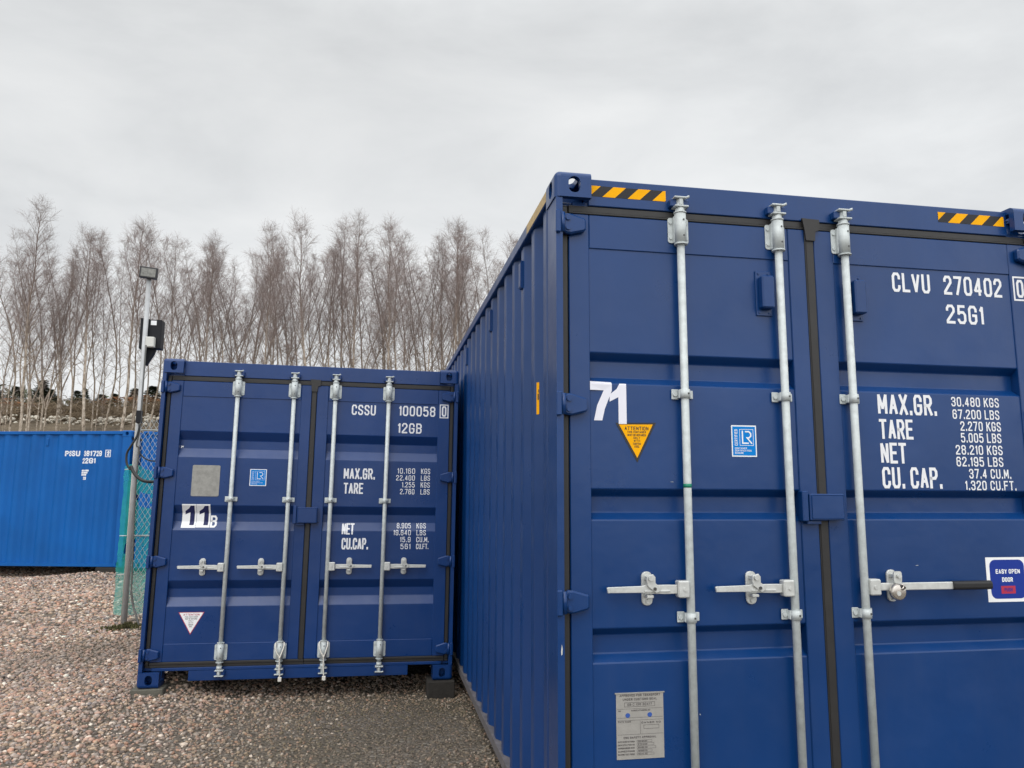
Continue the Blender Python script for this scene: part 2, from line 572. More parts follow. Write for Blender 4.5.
def ribbon(bm, pts, hw, y, mi=0, closed=False, ext=0.9):
    """flat stroke of half width hw along pts (x,z)"""
    p = [Vector((a, b)) for a, b in pts]
    if closed and (p[0] - p[-1]).length < 1e-9:
        p = p[:-1]
    n = len(p)
    L, Rr = [], []
    for i in range(n):
        a = p[i - 1] if (i > 0 or closed) else None
        c = p[(i + 1) % n] if (i < n - 1 or closed) else None
        q = p[i].copy()
        if a is None:
            d = (c - p[i]).normalized()
            q = p[i] - d * hw * ext
            nrm, k = Vector((-d.y, d.x)), 1
        elif c is None:
            d = (p[i] - a).normalized()
            q = p[i] + d * hw * ext
            nrm, k = Vector((-d.y, d.x)), 1
        else:
            d0, d1 = (p[i] - a).normalized(), (c - p[i]).normalized()
            n0, n1 = Vector((-d0.y, d0.x)), Vector((-d1.y, d1.x))
            nrm = (n0 + n1)
            if nrm.length < 1e-6:
                nrm = n0.copy()
            nrm.normalize()
            k = min(1 / max(nrm.dot(n0), 0.35), 2.2)
        L.append(bm.verts.new((q.x + nrm.x * hw * k, y, q.y + nrm.y * hw * k)))
        Rr.append(bm.verts.new((q.x - nrm.x * hw * k, y, q.y - nrm.y * hw * k)))
    for i in range(n if closed else n - 1):
        j = (i + 1) % n
        try:
            f = bm.faces.new((L[i], L[j], Rr[j], Rr[i]))
            f.normal_update()
            if f.normal.y > 0:
                f.normal_flip()
            f.material_index = mi
        except ValueError:
            pass


def text_width(s):
    w = 0
    for ch in s:
        if ch == ' ':
            w += 3.2
            continue
        w += max(x for st in G[ch] for x, z in st) + 2.9
    return w - 2.9


def text(bm, s, x0, x1, z0, z1, hw=None, y=0.0, mi=0, rot=False):
    """lettering filling the box x0..x1, z0..z1; rot runs it up the page"""
    s = s.upper()
    if rot:
        H, Wd = x1 - x0, z1 - z0
    else:
        H, Wd = z1 - z0, x1 - x0
    hw = hw or H * 0.070
    sx = (Wd - 2 * hw) / text_width(s)
    sz = (H - 2 * hw) / 6
    cx = hw
    k = 0
    for ch in s:
        if ch == ' ':
            cx += 3.2 * sx
            continue
        for st in G[ch]:
            pts = [(cx + x * sx, hw + z * sz) for x, z in st]
            if rot:
                pts = [(x1 - v, z0 + u) for u, v in pts]
            else:
                pts = [(x0 + u, z0 + v) for u, v in pts]
            closed = len(pts) > 3 and (Vector(pts[0]) - Vector(pts[-1])).length < 1e-6
            runs = [[pts[0]]]
            for i in range(1, len(pts)):
                runs[-1].append(pts[i])
                if i < len(pts) - 1:
                    d0, d1 = (Vector(pts[i]) - Vector(pts[i - 1])), (Vector(pts[i + 1]) - Vector(pts[i]))
                    if d0.normalized().dot(d1.normalized()) < -.35:      # sharp turn: two butted strokes
                        runs.append([pts[i]])
            for q in runs:
                ribbon(bm, q, hw, y - 0.00012 * (k % 3), mi, closed and len(runs) == 1, .9 if len(runs) == 1 else .45)
                k += 1
        cx += (max(x for st in G[ch] for x, z in st) + 2.9) * sx


def poly(bm, pts, y, mi=0):
    f = bm.faces.new([bm.verts.new((x, y, z)) for x, z in pts])
    f.normal_update()
    if f.normal.y > 0:
        f.normal_flip()
    f.material_index = mi


def rect(bm, x0, x1, z0, z1, y, mi=0):
    poly(bm, [(x0, z0), (x1, z0), (x1, z1), (x0, z1)], y, mi)


def frame_line(bm, x0, x1, z0, z1, hw, y, mi=0):
    ribbon(bm, [(x0, z0), (x1, z0), (x1, z1), (x0, z1), (x0, z0)], hw, y, mi, True)


# ------------------------------------------------------------------ shipping container
CW = 2.438


def casting_mesh(paint_m):
    """ISO corner casting, outer corner at the origin, body towards +x +y -z"""
    def tmp(bm):
        me = bpy.data.meshes.new('tmp')
        bm.to_mesh(me)
        bm.free()
        return link('tmp', me)
    bm = bmesh.new()
    r = bmesh.ops.create_cube(bm, size=1)
    for v in bm.verts:
        v.co = Vector((0.081 + v.co.x * 0.162, 0.089 + v.co.y * 0.178, -0.059 + v.co.z * 0.118))
    es = [e for e in bm.edges if all(abs(v.co.x) < 1e-6 or abs(v.co.y) < 1e-6 or abs(v.co.z) < 1e-6 for v in e.verts)]
    es = [e for e in bm.edges if sum(1 for ax in range(3) if all(abs(v.co[ax]) < 1e-6 for v in e.verts)) >= 2]
    bmesh.ops.bevel(bm, geom=es, offset=0.026, segments=5, affect='EDGES', profile=0.5)
    base = tmp(bm)
    cuts = []
    bm = bmesh.new()
    box(bm, 0.03, 0.2, 0.03, 0.15, -0.2, -0.028)
    cuts.append(tmp(bm))
    bm = bmesh.new()
    prism(bm, rrect(0.060, 0.113, -0.098, -0.024, 0.0255), 'y', -0.05, 0.09)
    cuts.append(tmp(bm))
    bm = bmesh.new()
    prism(bm, rrect(0.058, 0.122, -0.099, -0.022, 0.0305), 'x', -0.05, 0.09)
    cuts.append(tmp(bm))
    bm = bmesh.new()
    prism(bm, rrect(0.05, 0.113, 0.027, 0.151, 0.030), 'z', -0.06, 0.05)
    cuts.append(tmp(bm))
    for c in cuts:
        md = base.modifiers.new('b', 'BOOLEAN')
        md.object = c
        md.operation = 'DIFFERENCE'
        md.solver = 'EXACT'
    dg = bpy.context.evaluated_depsgraph_get()
    me = bpy.data.meshes.new_from_object(base.evaluated_get(dg))
    for o in cuts + [base]:
        old = o.data
        bpy.data.objects.remove(o, do_unlink=True)
        bpy.data.meshes.remove(old)
    return me


CAST = None


def corner_casting(root, x, y, z, sx, sy, sz, m):
    me = CAST.copy()
    me.name = 'corner_casting'
    me.transform(Matrix.Diagonal((sx, sy, sz, 1)))
    if sx * sy * sz < 0:
        me.flip_normals()
    me.materials.clear()
    me.materials.append(m)
    o = link('corner_casting', me, root)
    o.location = (x, y, z)
    return o


PITCH = 0.278
Y0C = 0.27
WX0, WX1 = 0.022, 0.058


def side_profile(y, y0=Y0C):
    u = (y - y0) % PITCH
    if u < 0.070:
        return WX0
    if u < 0.138:
        return WX0 + (WX1 - WX0) * (u - 0.070) / 0.068
    if u < 0.210:
        return WX1
    return WX1 - (WX1 - WX0) * (u - 0.210) / 0.068


def corrugation_points(a, b, y0=Y0C):
    ks = [a, b]
    k = math.floor((a - y0) / PITCH) - 1
    while y0 + k * PITCH < b + PITCH:
        for d in (0, 0.070, 0.138, 0.210):
            v = y0 + k * PITCH + d
            for e in (-0.006, 0.006):
                if a < v + e < b:
                    ks.append(v + e)
        k += 1
    return [(side_profile(y, y0), y) for y in sorted(ks)]


def build_container(name, label, group, H, L, mtx, pm, spec):
    root = thing(name, label, 'shipping container', group=group)
    root.matrix_world = mtx
    Wd = CW
    # --- castings
    for (x, sx) in ((0, 1), (Wd, -1)):
        for (y, sy) in ((0, 1), (L, -1)):
            for (z, sz) in ((H, 1), (0, -1)):
                corner_casting(root, x, y, z, sx, sy, sz, pm)
    # --- posts
    for mirror in (False, True):
        fx = (lambda x: Wd - x) if mirror else (lambda x: x)
        bm = bmesh.new()
        prism(bm, [(fx(a), b) for a, b in ((.005, .006), (.034, .006), (.034, .072), (.09, .072), (.09, .165), (.005, .165))], 'z', .1175, H - .1175, 0.003)
        obj('corner_post', bm, pm, root)
        bm = bmesh.new()
        xs = sorted((fx(.005), fx(.12)))
        box(bm, xs[0], xs[1], L - .16, L - .006, .1175, H - .1175, 0.004)
        obj('corner_post', bm, pm, root)
    # --- header, sill
    bm = bmesh.new()
    box(bm, .161, Wd - .161, .048, .13, H - .134, H - .011, 0.003)
    box(bm, .092, Wd - .092, .075, .128, H - .180, H - .1345, 0.0)
    box(bm, .092, .161, .060, .128, H - .134, H - .1182)
    box(bm, Wd - .161, Wd - .092, .060, .128, H - .134, H - .1182)
    hd = obj('door_header', bm, pm, root)
    bm = bmesh.new()
    box(bm, .092, Wd - .092, .046, .13, .1182, .142, 0.003)
    box(bm, .365, Wd - .365, .048, .13, .04, .1175, 0.003)
    box(bm, .163, .1685, .05, .13, .06, .1175)
    box(bm, .092, Wd - .092, .078, .128, .1422, .19)
    sill = obj('door_sill', bm, pm, root)
    # cam keepers on header and sill
    for bx in spec['bars']:
        for (z, par) in ((H - .104, hd), (.098, sill)):
            bm = bmesh.new()
            box(bm, bx - .044, bx - .012, .014, .0475, z - .018, z + .018, 0.004)
            obj('cam_keeper', bm, pm, par)
            bm = bmesh.new()
            box(bm, bx + .012, bx + .044, .014, .0475, z - .018, z + .018, 0.004)
            obj('cam_keeper', bm, pm, par)
    # --- rear frame
    bm = bmesh.new()
    box(bm, .121, Wd - .121, L - .13, L - .02, H - .12, H - .012, .003)
    obj('rear_beam', bm, pm, root)
    bm = bmesh.new()
    box(bm, .121, Wd - .121, L - .13, L - .02, .03, .14, .003)
    obj('rear_beam', bm, pm, root)
    # --- side rails and walls
    for mirror in (False, True):
        fx = (lambda x: Wd - x) if mirror else (lambda x: x)

        def sb(bm, a, b, *rest, **k):
            a, b = sorted((fx(a), fx(b)))
            return box(bm, a, b, *rest, **k)
        bm = bmesh.new()
        sb(bm, .006, .066, .1785, L - .1785, H - .072, H - .012, bev=.004)
        obj('top_rail', bm, pm, root)
        bm = bmesh.new()
        prism(bm, [(fx(a), b) for a, b in ((.008, .012), (.070, .012), (.070, .018), (.014, .018), (.014, .060), (.070, .060), (.070, .066), (.008, .066))], 'y', .1785, L - .1785)
        obj('bottom_rail', bm, [M['dirtrail'] if (spec.get('dirty') and not mirror) else pm], root)
        bm = bmesh.new()
        pr = corrugation_points(.160, L - .155)
        A = [bm.verts.new((fx(x), y, .0665)) for x, y in pr]
        B = [bm.verts.new((fx(x), y, H - .0725)) for x, y in pr]
        for i in range(len(pr) - 1):
            bm.faces.new((A[i], A[i + 1], B[i + 1], B[i]) if mirror else (A[i + 1], A[i], B[i], B[i + 1]))
        w = obj('side_wall', bm, pm, root)
        if spec.get('vents') and not mirror:
            for y in spec['vents']:
                bm = bmesh.new()
                kk = Y0C + PITCH * round((y - Y0C - .035) / PITCH)
                prism(bm, [(.006, H - .29), (.012, H - .30), (WX0 - .001, H - .30), (WX0 - .001, H - .15), (.012, H - .15), (.006, H - .16)], 'y', kk + .008, kk + .06, 0.0)
                for v in bm.verts:
                    v.co = Vector((v.co.x, v.co.y, v.co.z))
                obj('wall_vent', bm, pm, w)
    # --- end wall
    bm = bmesh.new()
    pr = [(x, WX0 + .004 + (side_profile(x, .2) - WX0)) for x in sorted({p[1] for p in corrugation_points(.118, Wd - .118, .2)})]
    A = [bm.verts.new((x, L - .01 - y, .138)) for x, y in pr]
    B = [bm.verts.new((x, L - .01 - y, H - .118)) for x, y in pr]
    for i in range(len(pr) - 1):
        bm.faces.new((A[i], A[i + 1], B[i + 1], B[i]))
    obj('end_wall', bm, pm, root)
    # --- roof with pressed corrugations
    bm = bmesh.new()
    prev = None
    y = .131
    k = 0
    while y < L - .131:
        z = H - .022 - (0.014 if k % 4 in (1, 2) else 0)
        cur = (bm.verts.new((.0665, y, z)), bm.verts.new((Wd - .0665, y, z)))
        if prev:
            bm.faces.new((prev[0], prev[1], cur[1], cur[0]))
        prev = cur
        y += .05
        k += 1
    cur = (bm.verts.new((.0665, L - .131, H - .022)), bm.verts.new((Wd - .0665, L - .131, H - .022)))
    bm.faces.new((prev[0], prev[1], cur[1], cur[0]))
    obj('roof', bm, pm, root)
    # --- floor and cross members
    bm = bmesh.new()
    box(bm, .075, Wd - .075, .135, L - .135, .13, .16)
    box(bm, .40, Wd - .40, .22, .30, .004, .1298)  # extra deep beam added to block light, so the gap under the sill goes black
    y = .5
    while y < L - .3:
        box(bm, .075, Wd - .075, y, y + .045, .035, .1298)
        y += .3
    obj('floor', bm, M['inside'], root)

    # --- doors
    DF, DP, DEP = .048, .0545, .042
    zt, zb = H - .176, .186
    seam_t, seam_b = H - spec['seam'], .322
    chs = spec['channels']

    def fillet(pts, r=.004):
        o = [pts[0]]
        for a, b, c in zip(pts, pts[1:], pts[2:]):
            a, b, c = Vector(a), Vector(b), Vector(c)
            o.append(tuple(b + (a - b).normalized() * r))
            o.append(tuple(b + (a - b).normalized() * r * .28 + (c - b).normalized() * r * .28))
            o.append(tuple(b + (c - b).normalized() * r))
        o.append(pts[-1])
        return o
    prof = [(seam_t, DP)]
    for (a, b, s) in chs:
        prof += [(a, DP), (a - s, DP + DEP), (b + s, DP + DEP), (b, DP)]
    prof += [(seam_b, DP)]
    prof = fillet(prof)
    leaves = ((.071, 1.190, .162, 1.107, False), (1.236, 2.367, 1.331, 2.268, True))
    panels = [(l[2], l[3]) for l in leaves]

    def surf(x, z):
        if not (seam_b < z < seam_t):
            return DF
        if not any(a < x < b for a, b in panels):
            return DF
        for (z1, y1), (z2, y2) in zip(prof, prof[1:]):
            if z2 <= z <= z1:
                return y1 + (y2 - y1) * ((z1 - z) / (z1 - z2) if z1 > z2 else 0)
        return DP
    zbreaks = [z for z, _ in prof]
    xbreaks = [v for p in panels for v in p]

    def decal(nm, bm, mats, parent, off=.0012, lbl=None):
        """lay flat marks on the pressed door sheet"""
        bm.verts.ensure_lookup_table()
        z0 = min(v.co.z for v in bm.verts)
        z1 = max(v.co.z for v in bm.verts)
        x0 = min(v.co.x for v in bm.verts)
        x1 = max(v.co.x for v in bm.verts)
        for z in zbreaks:
            if z0 < z < z1:
                bmesh.ops.bisect_plane(bm, geom=bm.verts[:] + bm.edges[:] + bm.faces[:], plane_co=(0, 0, z), plane_no=(0, 0, 1))
        for v in bm.verts:
            v.co.y += surf(v.co.x, v.co.z) - off
        return tag(obj(nm, bm, mats, parent), lbl)

    doors = []
    for (xa, xb, pa, pb, right) in leaves:
        bm = bmesh.new()
        box(bm, xa, pa, DF, .098, zb, zt, .003)
        box(bm, pb, xb, DF, .098, zb, zt, .003)
        box(bm, pa + .001, pb - .001, DF + .001, .098, seam_t, zt, .003)
        box(bm, pa + .001, pb - .001, DF + .001, .098, zb, seam_b, .003)
        A = [bm.verts.new((pa - .001, y, z)) for z, y in prof]
        B = [bm.verts.new((pb + .001, y, z)) for z, y in prof]
        for i in range(len(prof) - 1):
            bm.faces.new((A[i], A[i + 1], B[i + 1], B[i]))
        d = obj('door', bm, pm, root)
        doors.append(d)
        # rubber gasket, two ribs
        bm = bmesh.new()
        xo = xb if right else xa
        s = 1 if right else -1
        e0, e1 = sorted((xo + s * .001, xo + s * .034))
        box(bm, e0, e1, .058, .074, .1425, H - .1365, .003)
        r0, r1 = sorted((xo + s * .004, xo + s * .032))
        box(bm, r0, r1, .048, .0579, .16, H - .15, .004)
        hx0, hx1 = (1.2375, Wd - .0712) if right else (.0712, 1.2365)
        box(bm, hx0, hx1, .052, .0745, zt + .001, H - .136, .003)
        box(bm, hx0, hx1, .047, .0519, zt + .001, zt + .012, .003)
        box(bm, hx0, hx1, .052, .0745, .1428, zb - .001, .003)
        box(bm, hx0, hx1, .044, .0519, zb - .020, zb - .001, .003)
        if not right:
            box(bm, 1.191, 1.2352, .046, .074, zb - .0005, zt + .0005, .004)
            box(bm, 1.195, 1.231, .043, .0459, zb - .0005, zt + .0005, .002)
            prism(bm, [(1.176, H - .125), (1.262, H - .128), (1.262, H - .176), (1.240, H - .186), (1.236, H - .23), (1.1915, H - .23), (1.186, H - .18)], 'y', .034, .0435)
        obj('gasket', bm, M['gasket'], d)
        # hinges
        for z in spec['hinges']:
            bm = bmesh.new()
            def hx(v): return Wd - v if right else v
            a, b = sorted((hx(.001), hx(.0245)))
            box(bm, a, b, -.010, .0055, z - .050, z + .050, .004)
            cyl(bm, (hx(.035), .012, z - .044), (hx(.035), .012, z + .044), .0115, n=12)
            prism(bm, [(hx(u), z + w) for u, w in ((.030, -.034), (.030, .034), (.054, .046), (.074, .045), (.138, .026), (.142, .016), (.142, -.022), (.134, -.031), (.074, -.046), (.054, -.044))], 'y', .016, .047, .007)
            for w in (-.022, .022):
                cyl(bm, (hx(.060), .0158, z + w), (hx(.060), .008, z + w), .010, n=10)
            obj('hinge', bm, pm, d)
    # --- locking bars
    for bx in spec['bars']:
        d = doors[1] if bx > 1.22 else doors[0]
        by = .018
        bm = bmesh.new()
        cyl(bm, (bx, by, .076), (bx, by, H - .088), .0168, n=20)
        # cams
        for (z, up) in ((H - .084, 1), (.080, -1)):
            box(bm, bx - .032, bx + .024, by - .024, by + .026, z - .004, z + .004, .002)
            box(bm, bx - .030, bx + .034, by - .024, by + .026, z - up * .040 - .004, z - up * .040 + .004, .002)
            box(bm, bx - .009, bx + .009, by - .020, by + .024, z - .034 if up > 0 else z + .005, z - .005 if up > 0 else z + .034, .002)
            cyl(bm, (bx, by, z - up * .046), (bx, by, z - up * .074), .021, n=18)
            cyl(bm, (bx + .018, by - .016, z - .003), (bx + .036, by - .026, z + .004), .006, n=8)
        # guide brackets top and bottom
        for (z0, z1, bz) in ((H - .286, H - .162, H - .292), (.19, .318, .30)):
            prism(bm, rrect(bx - .048, bx + .048, z0 + .004, z1 - .004, .010, 3), 'y', .0435, .0475)
            cyl(bm, (bx, by, z0 - .006), (bx, by, z1 + .008), .0255, n=20)
            box(bm, bx - .026, bx + .026, .024, .043, z0, z1, .003)
            cyl(bm, (bx, by, z0 - .012), (bx, by, z0 - .0062), .029, n=20)
            cyl(bm, (bx, by, z1 + .0082), (bx, by, z1 + .014), .028, n=20)
            for (dx, dz) in ((-.037, .018), (-.037, -.018), (.037, .018), (.037, -.018)):
                zz = (z0 + .026 if dz < 0 else z1 - .026)
                cyl(bm, (bx + dx, .0434, zz), (bx + dx, .0385, zz), .0075, n=8, mi=0)
            for zz in (z0 + .026, z1 - .026):
                cyl(bm, (bx + .006, by - .0243, zz), (bx + .006, by - .0262, zz), .0045, n=8, mi=1)
        # intermediate clamps
        for z in spec['clamps']:
            box(bm, bx - .050, bx - .018, .0435, .0475, z - .022, z + .022, .002)
            box(bm, bx + .018, bx + .048, .0435, .0475, z - .018, z + .018, .002)
            cyl(bm, (bx, by, z - .019), (bx, by, z + .019), .0225, n=18)
            box(bm, bx - .026, bx - .014, .018, .0434, z - .018, z + .018, .002)
            box(bm, bx + .014, bx + .026, .018, .0434, z - .018, z + .018, .002)
            cyl(bm, (bx - .036, .0434, z), (bx - .036, .036, z), .0105, n=6)
            cyl(bm, (bx + .008, by - .0215, z), (bx + .008, by - .0232, z), .0045, n=8, mi=1)
        obj('locking_bar', bm, [M['galv'], M['bolt']], d, smooth=False)
    # --- handles
    for h in spec['handles']:
        bx, s, rx, z, ln = h['bar'], h['dir'], h['ret'], h['z'], h['len']
        d = doors[1] if bx > 1.22 else doors[0]
        bm = bmesh.new()
        def X(v): return bx + s * v

        def hb(a, b, *rest, **k):
            a, b = sorted((X(a), X(b)))
            box(bm, a, b, *rest, **k)
        hb(.012, .062, -.010, .032, z - .034, z + .034, bev=.005)
        cyl(bm, (X(.034), -.0098, z), (X(.034), -.014, z), .008, n=10)
        # lever: thick near the hub, thinner tip
        if h.get('grip'):
            hb(.0625, h['grip'], .004, .016, z - .016, z + .016, bev=.003)
        else:
            prism(bm, [(X(.0625), z - .018), (X(.10), z - .019), (X(.20), z - .016), (X(.215), z - .0125), (X(ln), z - .0115), (X(ln + .004), z + .008), (X(ln), z + .0115), (X(.215), z + .0145), (X(.20), z + .018), (X(.10), z + .018), (X(.0625), z + .017)], 'y', .004, .016, .002)
            hb(.095, .205, -.0005, .0038, z - .010, z - .002, bev=.0015)
        obj('handle', bm, M['zinc'], d)
        if h.get('grip'):
            bm = bmesh.new()
            prism(bm, [(u - .016, v) for u, v in rrect(0, .032, z - .019, z + .019, .012)], 'x', X(h['grip'] - .004), X(ln), .003)
            for v in bm.verts:
                v.co.y += .010
            obj('handle_grip', bm, M['grip'], d)
        # retainer with swinging hasp
        bm = bmesh.new()
        prism(bm, rrect(rx - .023, rx + .023, z - .068, z + .068, .020), 'y', .0415, .0525, .002)
        box(bm, rx - .014, rx + .014, .002, .0414, z - .034, z - .022, .002)
        if h.get('grip'):
            prism(bm, rrect(rx - .024, rx + .014, z + .016, z + .066, .010), 'y', -.006, .0005)
        else:
            prism(bm, [(rx - .016, z + .056), (rx + .010, z + .062), (rx + .020, z + .05), (rx + .020, z + .026), (rx + .040, z + .010), (rx + .040, z - .006), (rx + .022, z - .014), (rx - .012, z + .012), (rx - .018, z + .03)], 'y', -.006, .0005, .002)
            cyl(bm, (rx + .016, -.0062, z + .004), (rx + .016, -.010, z + .004), .007, n=8, mi=1)
        box(bm, rx - .013, rx + .011, .0008, .0414, z + .036, z + .052, .002)
        cyl(bm, (rx - .003, -.0062, z + .046), (rx - .003, -.018, z + .046), .0095, n=10)
        cyl(bm, (rx + .002, .0414, z - .052), (rx + .002, .034, z - .052), .0095, n=10)
        obj('handle_retainer', bm, [M['zinc'], M['bolt']], d)
    # --- lock box bridging the doors
    lz0, lz1 = spec['lockbox']
    bm = bmesh.new()
    box(bm, 1.126, 1.290, .004, .0385, lz0, lz1, .004)
    box(bm, 1.133, 1.284, .001, .0038, lz0 + .006, lz1 - .006, .003)
    box(bm, 1.246, 1.30, .0387, .0478, lz0 + .01, lz1 - .01)
    obj('lock_box', bm, pm, doors[1])
    bm = bmesh.new()
    box(bm, 1.094, 1.1225, .008, .0475, lz0 - .004, lz1 + .012, .004)
    box(bm, 1.120, 1.185, .020, .0376, lz0 - .016, lz0 - .001, .002)
    obj('lock_box_bracket', bm, pm, doors[0])
    # --- vents on the doors
    for (vx0, vx1, vz0, vz1, right) in spec.get('door_vents', ()):
        bm = bmesh.new()
        box(bm, vx0, vx1, .046, .0535, vz0, vz1, .002)
        box(bm, vx0 + .010, vx1 - .006, .004, .0455, vz0 + .028, vz1 - .030, .006)
        for zz in (vz0 + .013, vz1 - .013):
            for xx in (vx0 + .014, vx1 - .014):
                cyl(bm, (xx, .0458, zz), (xx, .042, zz), .005, n=8)
        obj('vent', bm, pm, doors[1 if right else 0])
    # --- writing
    for (nm, di, items, mm) in spec.get('lettering', ()):
        for it in items:
            bm = bmesh.new()
            if it[0] == 'frame':
                frame_line(bm, *it[1:5], .0042, 0)
                nm = 'check_digit_box'
            else:
                text(bm, *it)
                nm = 'lettering'
            decal(nm, bm, mm, doors[di])
    return root, doors, decal, surf


CAST = casting_mesh(M['navy'])


def tilt(loc, yaw, rx, ry):
    return Matrix.Translation(Vector(loc)) @ Matrix.Rotation(yaw, 4, 'Z') @ Matrix.Rotation(rx, 4, 'X') @ Matrix.Rotation(ry, 4, 'Y')


# ---- the big one in front
HB = 2.896
LET_BIG = [
    ('CLVU', 1.632, 1.832, 2.452, 2.545), ('270402', 1.905, 2.222, 2.452, 2.545), ('0', 2.298, 2.338, 2.455, 2.544),
    ('frame', 2.284, 2.352, 2.443, 2.556), ('25G1', 1.907, 2.108, 2.312, 2.404),
    ('MAX.GR.', 1.516, 1.818, 1.872, 1.967), ('TARE', 1.516, 1.688, 1.760, 1.851), ('NET', 1.516, 1.646, 1.650, 1.744), ('CU. CAP.', 1.516, 1.818, 1.539, 1.634),
    ('30.480 KGS', 1.897, 2.150, 1.918, 1.962, .0030), ('67.200 LBS', 1.899, 2.147, 1.860, 1.904, .0030), ('2.270 KGS', 1.935, 2.150, 1.805, 1.849, .0030),
    ('5.005 LBS', 1.933, 2.147, 1.751, 1.795, .0030), ('28.210 KGS', 1.901, 2.148, 1.695, 1.739, .0030), ('62.195 LBS', 1.900, 2.146, 1.641, 1.685, .0030),
    ('37.4 CU.M.', 1.961, 2.182, 1.586, 1.630, .0030), ('1.320 CU.FT.', 1.936, 2.204, 1.533, 1.576, .0030)]
big, bdoors, bdecal, bsurf = build_container(
    'shipping_container', 'large navy shipping container in the foreground marked 71 with hazard tape above its doors', None,
    HB, 6.058, tilt((0, 0, 0), 0, R(.17786), R(.11888)), M['navy'],
    dict(seam=.328, dirty=True, vents=(.83, 2.06, 3.30),
         bars=(.573, 1.041, 1.3715), clamps=(1.935, 1.005, ),
         hinges=(2.664, 1.878, 1.077, .29),
         channels=((2.108, 1.974, .030), (1.529, 1.400, .030), (.965, .829, .030)),
         handles=(dict(bar=.573, dir=-1, ret=.394, z=1.122, len=.358), dict(bar=1.041, dir=-1, ret=.857, z=1.118, len=.358),
                  dict(bar=1.3715, dir=1, ret=1.522, z=1.116, len=.615, grip=.425)),
         lockbox=(1.399, 1.513),
         door_vents=((.938, 1.013, 2.303, 2.510, False), (1.395, 1.468, 2.300, 2.514, True)),
         lettering=[('lettering', 1, LET_BIG, M['white'])]))


def digit_one(bm, x0, x1, z0, z1, y, mi=0):
    w, h = x1 - x0, z1 - z0
    poly(bm, [(x0 + .52 * w, z0), (x1, z0), (x1, z1), (x0 + .60 * w, z1), (x0 + .42 * w, z0 + .86 * h), (x0, z0 + .72 * h), (x0, z0 + .545 * h), (x0 + .52 * w, z0 + .66 * h)], y, mi)


# house number 71
bm = bmesh.new()
poly(bm, [(.178, 1.816), (.214, 1.816), (.226, 1.866), (.258, 1.945), (.258, 1.982), (.160, 1.982), (.160, 1.945), (.222, 1.945), (.192, 1.88)], 0)
digit_one(bm, .2475, .322, 1.803, 1.976, -.0003)
bdecal('unit_number', bm, M['lilac'], bdoors[0])
# warning triangle
bm = bmesh.new()
poly(bm, [(.272, 1.807), (.453, 1.811), (.366, 1.640)], 0, 0)
poly(bm, [(.288, 1.800), (.438, 1.803), (.366, 1.660)], -.0005, 1)
text(bm, 'ATTENTION', .312, .418, 1.777, 1.793, .0013, -.0010, 0)
for (s, w, z) in (('THIS CONTAINER', .084, 1.765), ('MUST BE REPAIRED', .082, 1.752), ('ONLY', .030, 1.740), ('WITH', .028, 1.728), ('CORTEN', .034, 1.715), ('STEEL', .022, 1.703)):
    text(bm, s, .365 - w / 2, .365 + w / 2, z, z + .009, .0007, -.0010, 0)
bdecal('warning_sticker', bm, [M['black'], M['amber']], bdoors[0], lbl='amber warning triangle with black border')


def cert_sticker(bm, x0, x1, z0, z1, q=1.0):
    w, h = x1 - x0, z1 - z0
    rect(bm, x0, x1, z0, z1, 0, 0)
    rect(bm, x0 + .045 * w, x1 - .045 * w, z0 + .04 * h, z1 - .04 * h, -.0005, 1)
    frame_line(bm, x0 + .33 * w, x0 + .87 * w, z0 + .36 * h, z0 + .87 * h, .008 * w * q, -.0010, 0)
    ribbon(bm, [(x0 + .44 * w, z0 + .81 * h), (x0 + .44 * w, z0 + .43 * h), (x0 + .66 * w, z0 + .43 * h)], .026 * w * q, -.0010, 0)
    ribbon(bm, [(x0 + .57 * w, z0 + .80 * h), (x0 + .70 * w, z0 + .80 * h), (x0 + .77 * w, z0 + .74 * h), (x0 + .77 * w, z0 + .66 * h), (x0 + .70 * w, z0 + .60 * h), (x0 + .62 * w, z0 + .60 * h), (x0 + .80 * w, z0 + .43 * h)], .026 * w * q, -.0013, 0)
    text(bm, 'CERTIFIED', x0 + .12 * w, x0 + .24 * w, z0 + .35 * h, z0 + .87 * h, .008 * w * q, -.0010, 0, rot=True)
    for (s, a, b, z) in (('CONTAINER', .12, .60, .24), ('CERTIFICATION', .12, .78, .165), ('SCHEME', .12, .46, .09)):
        text(bm, s, x0 + a * w, x0 + b * w, z0 + z * h, z0 + (z + .055) * h, .0055 * w * q, -.0010, 0)


bm = bmesh.new()
cert_sticker(bm, .797, .914, 1.671, 1.808)
bdecal('certificate_sticker', bm, [M['label'], M['skyblue']], bdoors[0])
# EASY OPEN DOOR sign
bm = bmesh.new()
rect(bm, 2.008, 2.222, 1.034, 1.231, 0, 0)
poly(bm, rrect(2.026, 2.206, 1.048, 1.220, .028), -.0005, 1)
text(bm, 'EASY OPEN', 2.056, 2.182, 1.158, 1.178, .0020, -.0010, 0)
text(bm, 'DOOR', 2.086, 2.142, 1.122, 1.142, .0022, -.0010, 0)
rect(bm, 2.078, 2.152, 1.070, 1.104, -.0010, 2)
text(bm, 'PUSH', 2.094, 2.136, 1.079, 1.095, .0014, -.0015, 1)
# the sign lies on the sheet and ends on the door stile
bdecal('door_sign', bm, [M['label'], M['royalvinyl'], M['red']], bdoors[1], lbl='white and blue easy open door sign')
